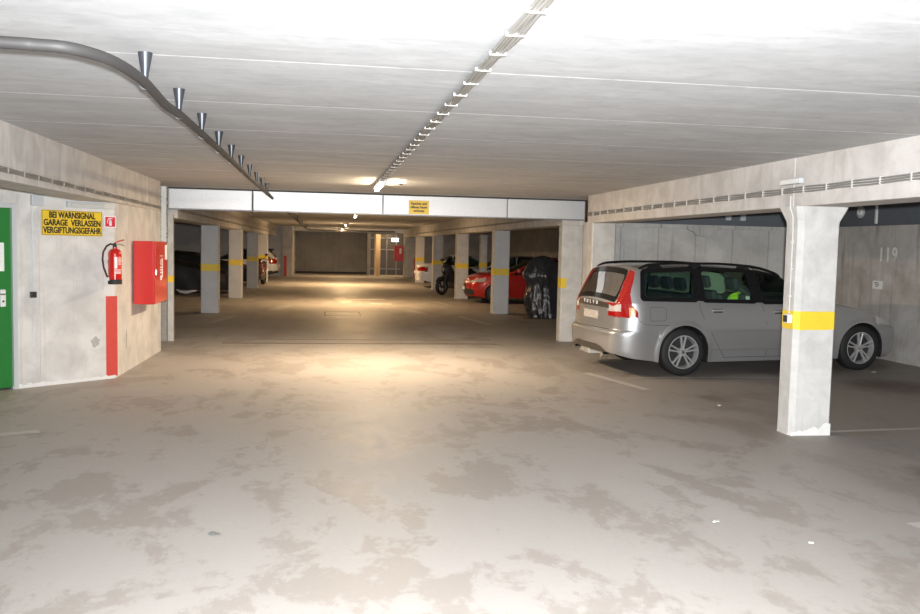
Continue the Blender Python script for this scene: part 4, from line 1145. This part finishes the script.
    if spoiler:
        MB().prism([(-.52, 1.30), (-.25, 1.385), (-.25, 1.40), (-.60, 1.42), (-.62, 1.40)], -.5, .5, 'Y').build('roof_spoiler', 'black_gloss', t)
    under(t, s); MB().box(-.55, 2.1, -.70, .70, .46, .49).build('cabin_floor', 'interior', t)
    for sg in (-1, 1): seat(t, 1.15, sg * .34, .46); seat(t, .35, sg * .34, .5, True)
    return t
red = hatch((7.66, 26.18, 0), PI, 'glossy red hatchback parked nose to the lane behind grey column', 'red_car', rimm='trim_dark')
for sg in (-1, 1): MB().lathe([(0, .02), (.05, .015), (.055, -.02)], 14, 'X', (3.20, sg * .55, .50), cap=False).build('fog_lamp', 'headlamp', red, True)
hatch((8.0, 32.1, 0), PI, 'pale blue-grey car standing behind the scooter and red hatchback', 'grey_car', H_=1.40)
hatch((4.86, 35.75, 0), R(-2), 'white saloon tail with red light beside the far right column', 'white_car', sedan=True)
hatch((-2.95, 42.0, 0), PI, 'white hatchback with black roof spoiler at the far left, tail to lane', 'white_car', spoiler=True)

# ---- black covered car on the left
def covered_car(loc, rz, label):
    t = empty('covered_car', loc, rz, label, 'car')
    s = Car(x0=-.75, x1=3.45, W=.90, wheels=[], wr=.3, arch_r=.1, dx=.05, tumble=.34, sill=.12,
            top=[(-.75, .75), (-.68, .98), (-.45, 1.12), (0, 1.24), (.7, 1.30), (1.2, 1.26), (1.8, 1.08), (2.3, .95), (2.9, .86), (3.35, .7), (3.45, .6)],
            belt=[(-.75, .6), (0, .86), (2.1, .82), (3.0, .72), (3.45, .4)], cr=.2, lr=.4, br=.1, cf=.3, lf=.8, bf=.12, drop=.10)
    b = s.shell(t, 'tarp', NL=20, NW=8, NT=8, name='cover')
    for v in b.data.vertices:
        n = mnoise.noise(Vector((v.co.x * 2.5, v.co.y * 2.5, v.co.z * 1.2))) * .03 + .015 * math.sin(v.co.x * 9 + v.co.z * 5) * (1 - v.co.z / 1.4)
        v.co += v.normal * n
    return t
cv = covered_car((-6.5, 29.4, 0), 0, 'car hidden under a black cover behind the left columns')
MB().tube([(-4.62, 28.40, .14), (-4.5, 28.36, .08), (-4.3, 28.34, .06), (-4.12, 28.36, .10), (-4.0, 28.36, .11)], .035, 8, radii=[.02, .045, .05, .035, .02]).xf(Matrix.Translation((6.5, -29.4, 0))).build('white_cover_hem', 'white', cv, True)
cv2 = covered_car((-6.4, 36.0, 0), 0, 'second black covered car deeper in the left bays')

# ------------------------------------------------------------------ motorbikes
def scooter(loc, rz, label, m='black_gloss', screen=True, group=None, name='motorbike'):
    t = empty(name, loc, rz, label, 'motorbike', group)
    def tyre(x, r=.29, w=.12):
        wt = empty('wheel', (x, 0, r)); wt.parent = t
        MB().lathe([(r * .68, -w / 2), (r * .9, -w / 2), (r, -w * .2), (r, w * .2), (r * .9, w / 2), (r * .68, w / 2)], 32, 'Y', cap=False).build('tyre', 'tyre', wt, True)
        rm = MB().lathe([(r * .7, -.03), (r * .62, 0), (r * .7, .03)], 32, 'Y', cap=False)
        for k in range(5):
            a = 2 * PI * k / 5; rm.tube([(.03 * math.cos(a), 0, .03 * math.sin(a)), (r * .66 * math.cos(a), 0, r * .66 * math.sin(a))], .016, 6)
        rm.lathe([(.045, -.05), (.045, .05)], 12, 'Y'); rm.build('rim', 'trim_dark', wt, True)
    tyre(.72); tyre(-.62, .30, .15)
    def blob(name, prof, m, n=16, pw=2.4):
        """prof: (x, zc, half height, half width)"""
        vs = []; fs = []
        for x, zc, hh, hw in prof:
            for k in range(n):
                a = 2 * PI * k / n; c, d = math.cos(a), math.sin(a)
                vs.append((x, hw * math.copysign(abs(c) ** (2 / pw), c), zc + hh * math.copysign(abs(d) ** (2 / pw), d)))
        for i in range(len(prof) - 1):
            for k in range(n): fs.append((i * n + k, i * n + (k + 1) % n, (i + 1) * n + (k + 1) % n, (i + 1) * n + k))
        fs += [tuple(range(n))[::-1], tuple((len(prof) - 1) * n + k for k in range(n))]
        mb = MB(); mb.add(vs, fs); return mb.build(name, m, t, True)
    blob('rear_body', [(-.95, .80, .03, .05), (-.85, .78, .09, .12), (-.55, .68, .16, .17), (-.2, .60, .18, .17), (.0, .5, .13, .14), (.15, .42, .08, .12)], m)
    blob('seat', [(-.80, .89, .02, .08), (-.65, .89, .05, .14), (-.3, .84, .05, .15), (-.05, .80, .05, .12), (.08, .80, .03, .07)], 'rubber')
    blob('engine', [(-.6, .34, .10, .11), (-.3, .36, .16, .16), (.1, .34, .15, .15), (.25, .36, .08, .10)], 'trim_dark')
    blob('front_fairing', [(.22, .62, .22, .16), (.38, .80, .26, .20), (.52, .88, .20, .19), (.62, .88, .12, .14), (.68, .86, .05, .08)], m)
    blob('front_mudguard', [(.42, .48, .04, .05), (.55, .57, .06, .085), (.72, .605, .05, .09), (.88, .57, .05, .08), (.98, .48, .03, .05)], m)
    fk = MB()
    for y in (-.09, .09): fk.tube([(.72, y, .30), (.50, y, .95)], .024, 8)
    fk.build('front_fork', 'trim_dark', t, True)
    hb = MB().tube([(.30, -.36, 1.02), (.40, -.22, 1.06), (.44, 0, 1.04), (.40, .22, 1.06), (.30, .36, 1.02)], .016, 8); hb.build('handlebar', 'rubber', t, True)
    mr = MB()
    for y in (-.32, .32): mr.tube([(.38, y * .7, 1.05), (.42, y, 1.20)], .007, 6); mr.box(.40, .43, y - .06, y + .06, 1.18, 1.26, .01)
    mr.build('mirror', 'black_matt', t, True)
    MB().lathe([(0, .02), (.06, .015), (.075, 0), (.05, -.04)], 18, 'X', (.665, 0, .88), cap=False).build('headlight', 'headlamp', t, True)
    MB().box(-1.0, -.94, -.08, .08, .74, .82, .015).build('tail_light', 'lamp_red', t)
    MB().tube([(-.1, -.17, .30), (-.5, -.20, .34), (-.85, -.21, .42)], .045, 12, radii=[.03, .05, .05]).build('exhaust', 'chrome', t, True)
    if screen:
        vs = []; fs = []
        for i in range(9):
            for j in range(7):
                a = R(-50 + 100 * i / 8); h = j / 6
                vs.append((.56 - .22 * h - .10 * (1 - math.cos(a)), .19 * math.sin(a) * (1 - .3 * h), 1.0 + .36 * h))
        for i in range(8):
            for j in range(6): fs.append((i * 7 + j, (i + 1) * 7 + j, (i + 1) * 7 + j + 1, i * 7 + j + 1))
        o = link_mesh('windshield', vs, fs, 'glass_dark', t, True); md = o.modifiers.new('t', 'SOLIDIFY'); md.thickness = .005
    MB().tube([(-.05, .12, .3), (-.0, .26, .015)], .012, 6).build('kick_stand', 'black_matt', t)
    return t
scooter((4.66, 30.3, 0), R(-142), 'black scooter with windscreen between two right columns', 'black_matt')
scooter((-2.50, 35.1, 0), R(-97), 'maroon motorbike poking out past the third left column', 'red_moto', False)

# motorbike covered with black plastic film
def covered_bike(loc, rz, label):
    t = empty('covered_motorbike', loc, rz, label, 'motorbike')
    # local x along the bike, nose at -x
    nx, na = 46, 96; vs = []; fs = []
    keys = [(0, 1.50, .06, .03), (.05, 1.49, .24, .12), (.12, 1.42, .40, .20), (.24, 1.22, .55, .27), (.36, 1.04, .62, .32), (.5, .80, .48, .28), (.68, .5, .55, .32), (.85, .22, .50, .36), (1, .03, .44, .38)]
    hz = pchip([(k[0], k[1]) for k in keys]); ra = pchip([(k[0], k[2]) for k in keys]); rb = pchip([(k[0], k[3]) for k in keys])
    for i in range(nx + 1):
        u = i / nx
        for k in range(na):
            a = 2 * PI * k / na
            ca, sa = math.cos(a), math.sin(a)
            fold = .055 * u ** .5 * (mnoise.noise(Vector((ca * 4, sa * 4, u * 4))) + .6 * mnoise.noise(Vector((ca * 9, sa * 9, u * 8 + 3))) + .3 * mnoise.noise(Vector((ca * 20, sa * 20, u * 14 + 3))))
            fold += .05 * abs(mnoise.noise(Vector((ca * 3 + 9, sa * 3, u * 3)))) * math.sin(u * PI)
            L = ra(u) * (1.0 if ca < 0 else 2.6); Wd = rb(u) + fold
            x = (L + fold) * ca + (.0 if ca < 0 else 0.)
            z = hz(u) + .04 * mnoise.noise(Vector((ca * 4, sa * 4, u * 6)))
            if ca > 0: z = z - .38 * ca * (1 - u) ** .7
            if u == 1: z = .012
            vs.append((x, Wd * sa, max(.012, z)))
    for i in range(nx):
        for k in range(na): fs.append((i * na + k, i * na + (k + 1) % na, (i + 1) * na + (k + 1) % na, (i + 1) * na + k))
    fs.append(tuple(range(na)))
    mb = MB(); mb.add(vs, fs); o = mb.build('plastic_cover', 'bag', t, True, R(60))
    # loose film corner on the floor
    v2 = []; f2 = []
    for i in range(13):
        for j in range(5):
            v2.append((-.72 + .04 * i, -.42 + .05 * j + .02 * math.sin(i), .012 + .03 * abs(mnoise.noise(Vector((i * .6, j * .8, 2))))))
    for i in range(12):
        for j in range(4): f2.append((i * 5 + j, (i + 1) * 5 + j, (i + 1) * 5 + j + 1, i * 5 + j + 1))
    link_mesh('loose_film', v2, f2, 'bag', t, True)
    return t
covered_bike((5.42, 20.55, 0), R(8), 'motorbike wrapped in shiny black plastic film behind the right gate pier')


# ------------------------------------------------------------------ far end fittings
hc2 = empty('wall_cabinet', (4.0, 46.85, .85), 0, 'small red wall cabinet at the far end below the lit exit sign', 'cabinet')
MB().box(-.24, .24, -.15, .1, 0, .85, .01).build('cabinet_body', 'cab_red', hc2); MB().box(.04, .16, -.157, -.15, .4, .7).build('white_sticker', 'white', hc2)
xs_ = empty('exit_sign', (3.82, 47.0, 2.0), 0, 'lit white exit sign at the far right end under a lamp', 'sign')
MB().box(-.19, .19, -.03, .03, -.10, .10, .01).build('light_box', 'exit_lit', xs_)
MB().box(-.005, .005, -.005, .005, .10, .57).build('drop_rod', 'frame_grey', xs_)
dp = empty('metal_door', (3.1, 48.6, 0), R(70), 'narrow open door standing edge-on at the far end', 'door')
MB().box(-.9, 0, -.04, .04, 0, 2.3, .005).build('door_leaf', 'timber', dp); MB().box(-.12, -.08, -.08, -.04, 1.0, 1.06, .005).build('door_handle', 'chrome', dp)
gr = empty('bar_screen', (3.0, 49.4, 0), 0, 'dark barred screen and frame on the far right end', 'screen')
MB().box(-.45, 1.5, .12, .16, 0, 2.35).build('back_panel', 'trim_dark', gr)
mb = MB()
for x in (-.45, .0, .55, 1.1): mb.box(x - .03, x + .03, -.03, .03, 0, 2.35)
for z in (.35, 1.45, 2.1): mb.box(-.45, 1.3, -.03, .03, z - .03, z + .03)
mb.build('frame_bar', 'galv_dark', gr)

# ------------------------------------------------------------------ small litter
def scrap(x, y, r, m, label, seed):
    random.seed(seed); vs = [(0, 0, .012)]; n = 9
    for k in range(n):
        a = 2 * PI * k / n; q = r * random.uniform(.6, 1.1); vs.append((q * math.cos(a), q * math.sin(a) * .8, .002 + .012 * random.random()))
    fs = [(0, 1 + k, 1 + (k + 1) % n) for k in range(n)]
    o = link_mesh('paper_scrap', vs, fs, m); o.location = (x, y, fz(x, y)); tag(o, label, 'litter')
scrap(4.32, 8.8, .035, 'paper_bit', 'tiny white scrap on floor left of the near column', 1)
scrap(2.43, 4.94, .022, 'paper_bit', 'tiny white scrap on open floor right of centre', 2)
scrap(2.82, 4.52, .02, 'paper_bit', 'tiny pale scrap in the right foreground', 3)
scrap(-.60, 5.0, .045, 'foil', 'crushed greyish foil scrap in the left foreground', 4)
scrap(7.7, 11.0, .04, 'paper_bit', 'white crumb on floor beside the estate car front wheel', 5)

# ------------------------------------------------------------------ lights
def light(name, typ, loc, energy, col=(1, 1, 1), size=.1, rot=(0, 0, 0), **k):
    ld = bpy.data.lights.new(name, typ); ld.energy = energy; ld.color = col
    if typ == 'AREA': ld.size = size
    else: ld.shadow_soft_size = size
    for a, b in k.items(): setattr(ld, a, b)
    o = bpy.data.objects.new(name, ld); C.objects.link(o); o.location = loc; o.rotation_euler = rot; return o
FLASH = light('camera_flash', 'SPOT', (.03, -.02, 1.765), 3450, (.96, .98, 1.), .03, (R(90 + 0), 0, R(-12)), spot_size=R(118), spot_blend=1.)
w = bpy.data.worlds.new('w'); bpy.context.scene.world = w; w.use_nodes = True
w.node_tree.nodes['Background'].inputs[0].default_value = (.02, .02, .02, 1)

# ------------------------------------------------------------------ camera
yaw, pit, rol, f = R(9.05), R(3.976), R(1.26), 860.
F = Vector((math.sin(yaw) * math.cos(pit), math.cos(yaw) * math.cos(pit), -math.sin(pit)))
Rt = Vector((math.cos(yaw), -math.sin(yaw), 0)); U = Rt.cross(F)
r2 = math.cos(rol) * Rt + math.sin(rol) * U; u2 = -math.sin(rol) * Rt + math.cos(rol) * U
mat = Matrix((r2, u2, -F)).transposed().to_4x4(); mat.translation = (0, 0, H)
cd = bpy.data.cameras.new('camera'); cam = bpy.data.objects.new('camera', cd); C.objects.link(cam); cam.matrix_world = mat
cd.sensor_width = 36; cd.lens = f / 920 * 36; cd.clip_start = .05; cd.clip_end = 200
sc = bpy.context.scene; sc.camera = cam
sc.view_settings.view_transform = 'Standard'; sc.view_settings.look = 'None'; sc.view_settings.gamma = 1
sc.view_settings.exposure = .27
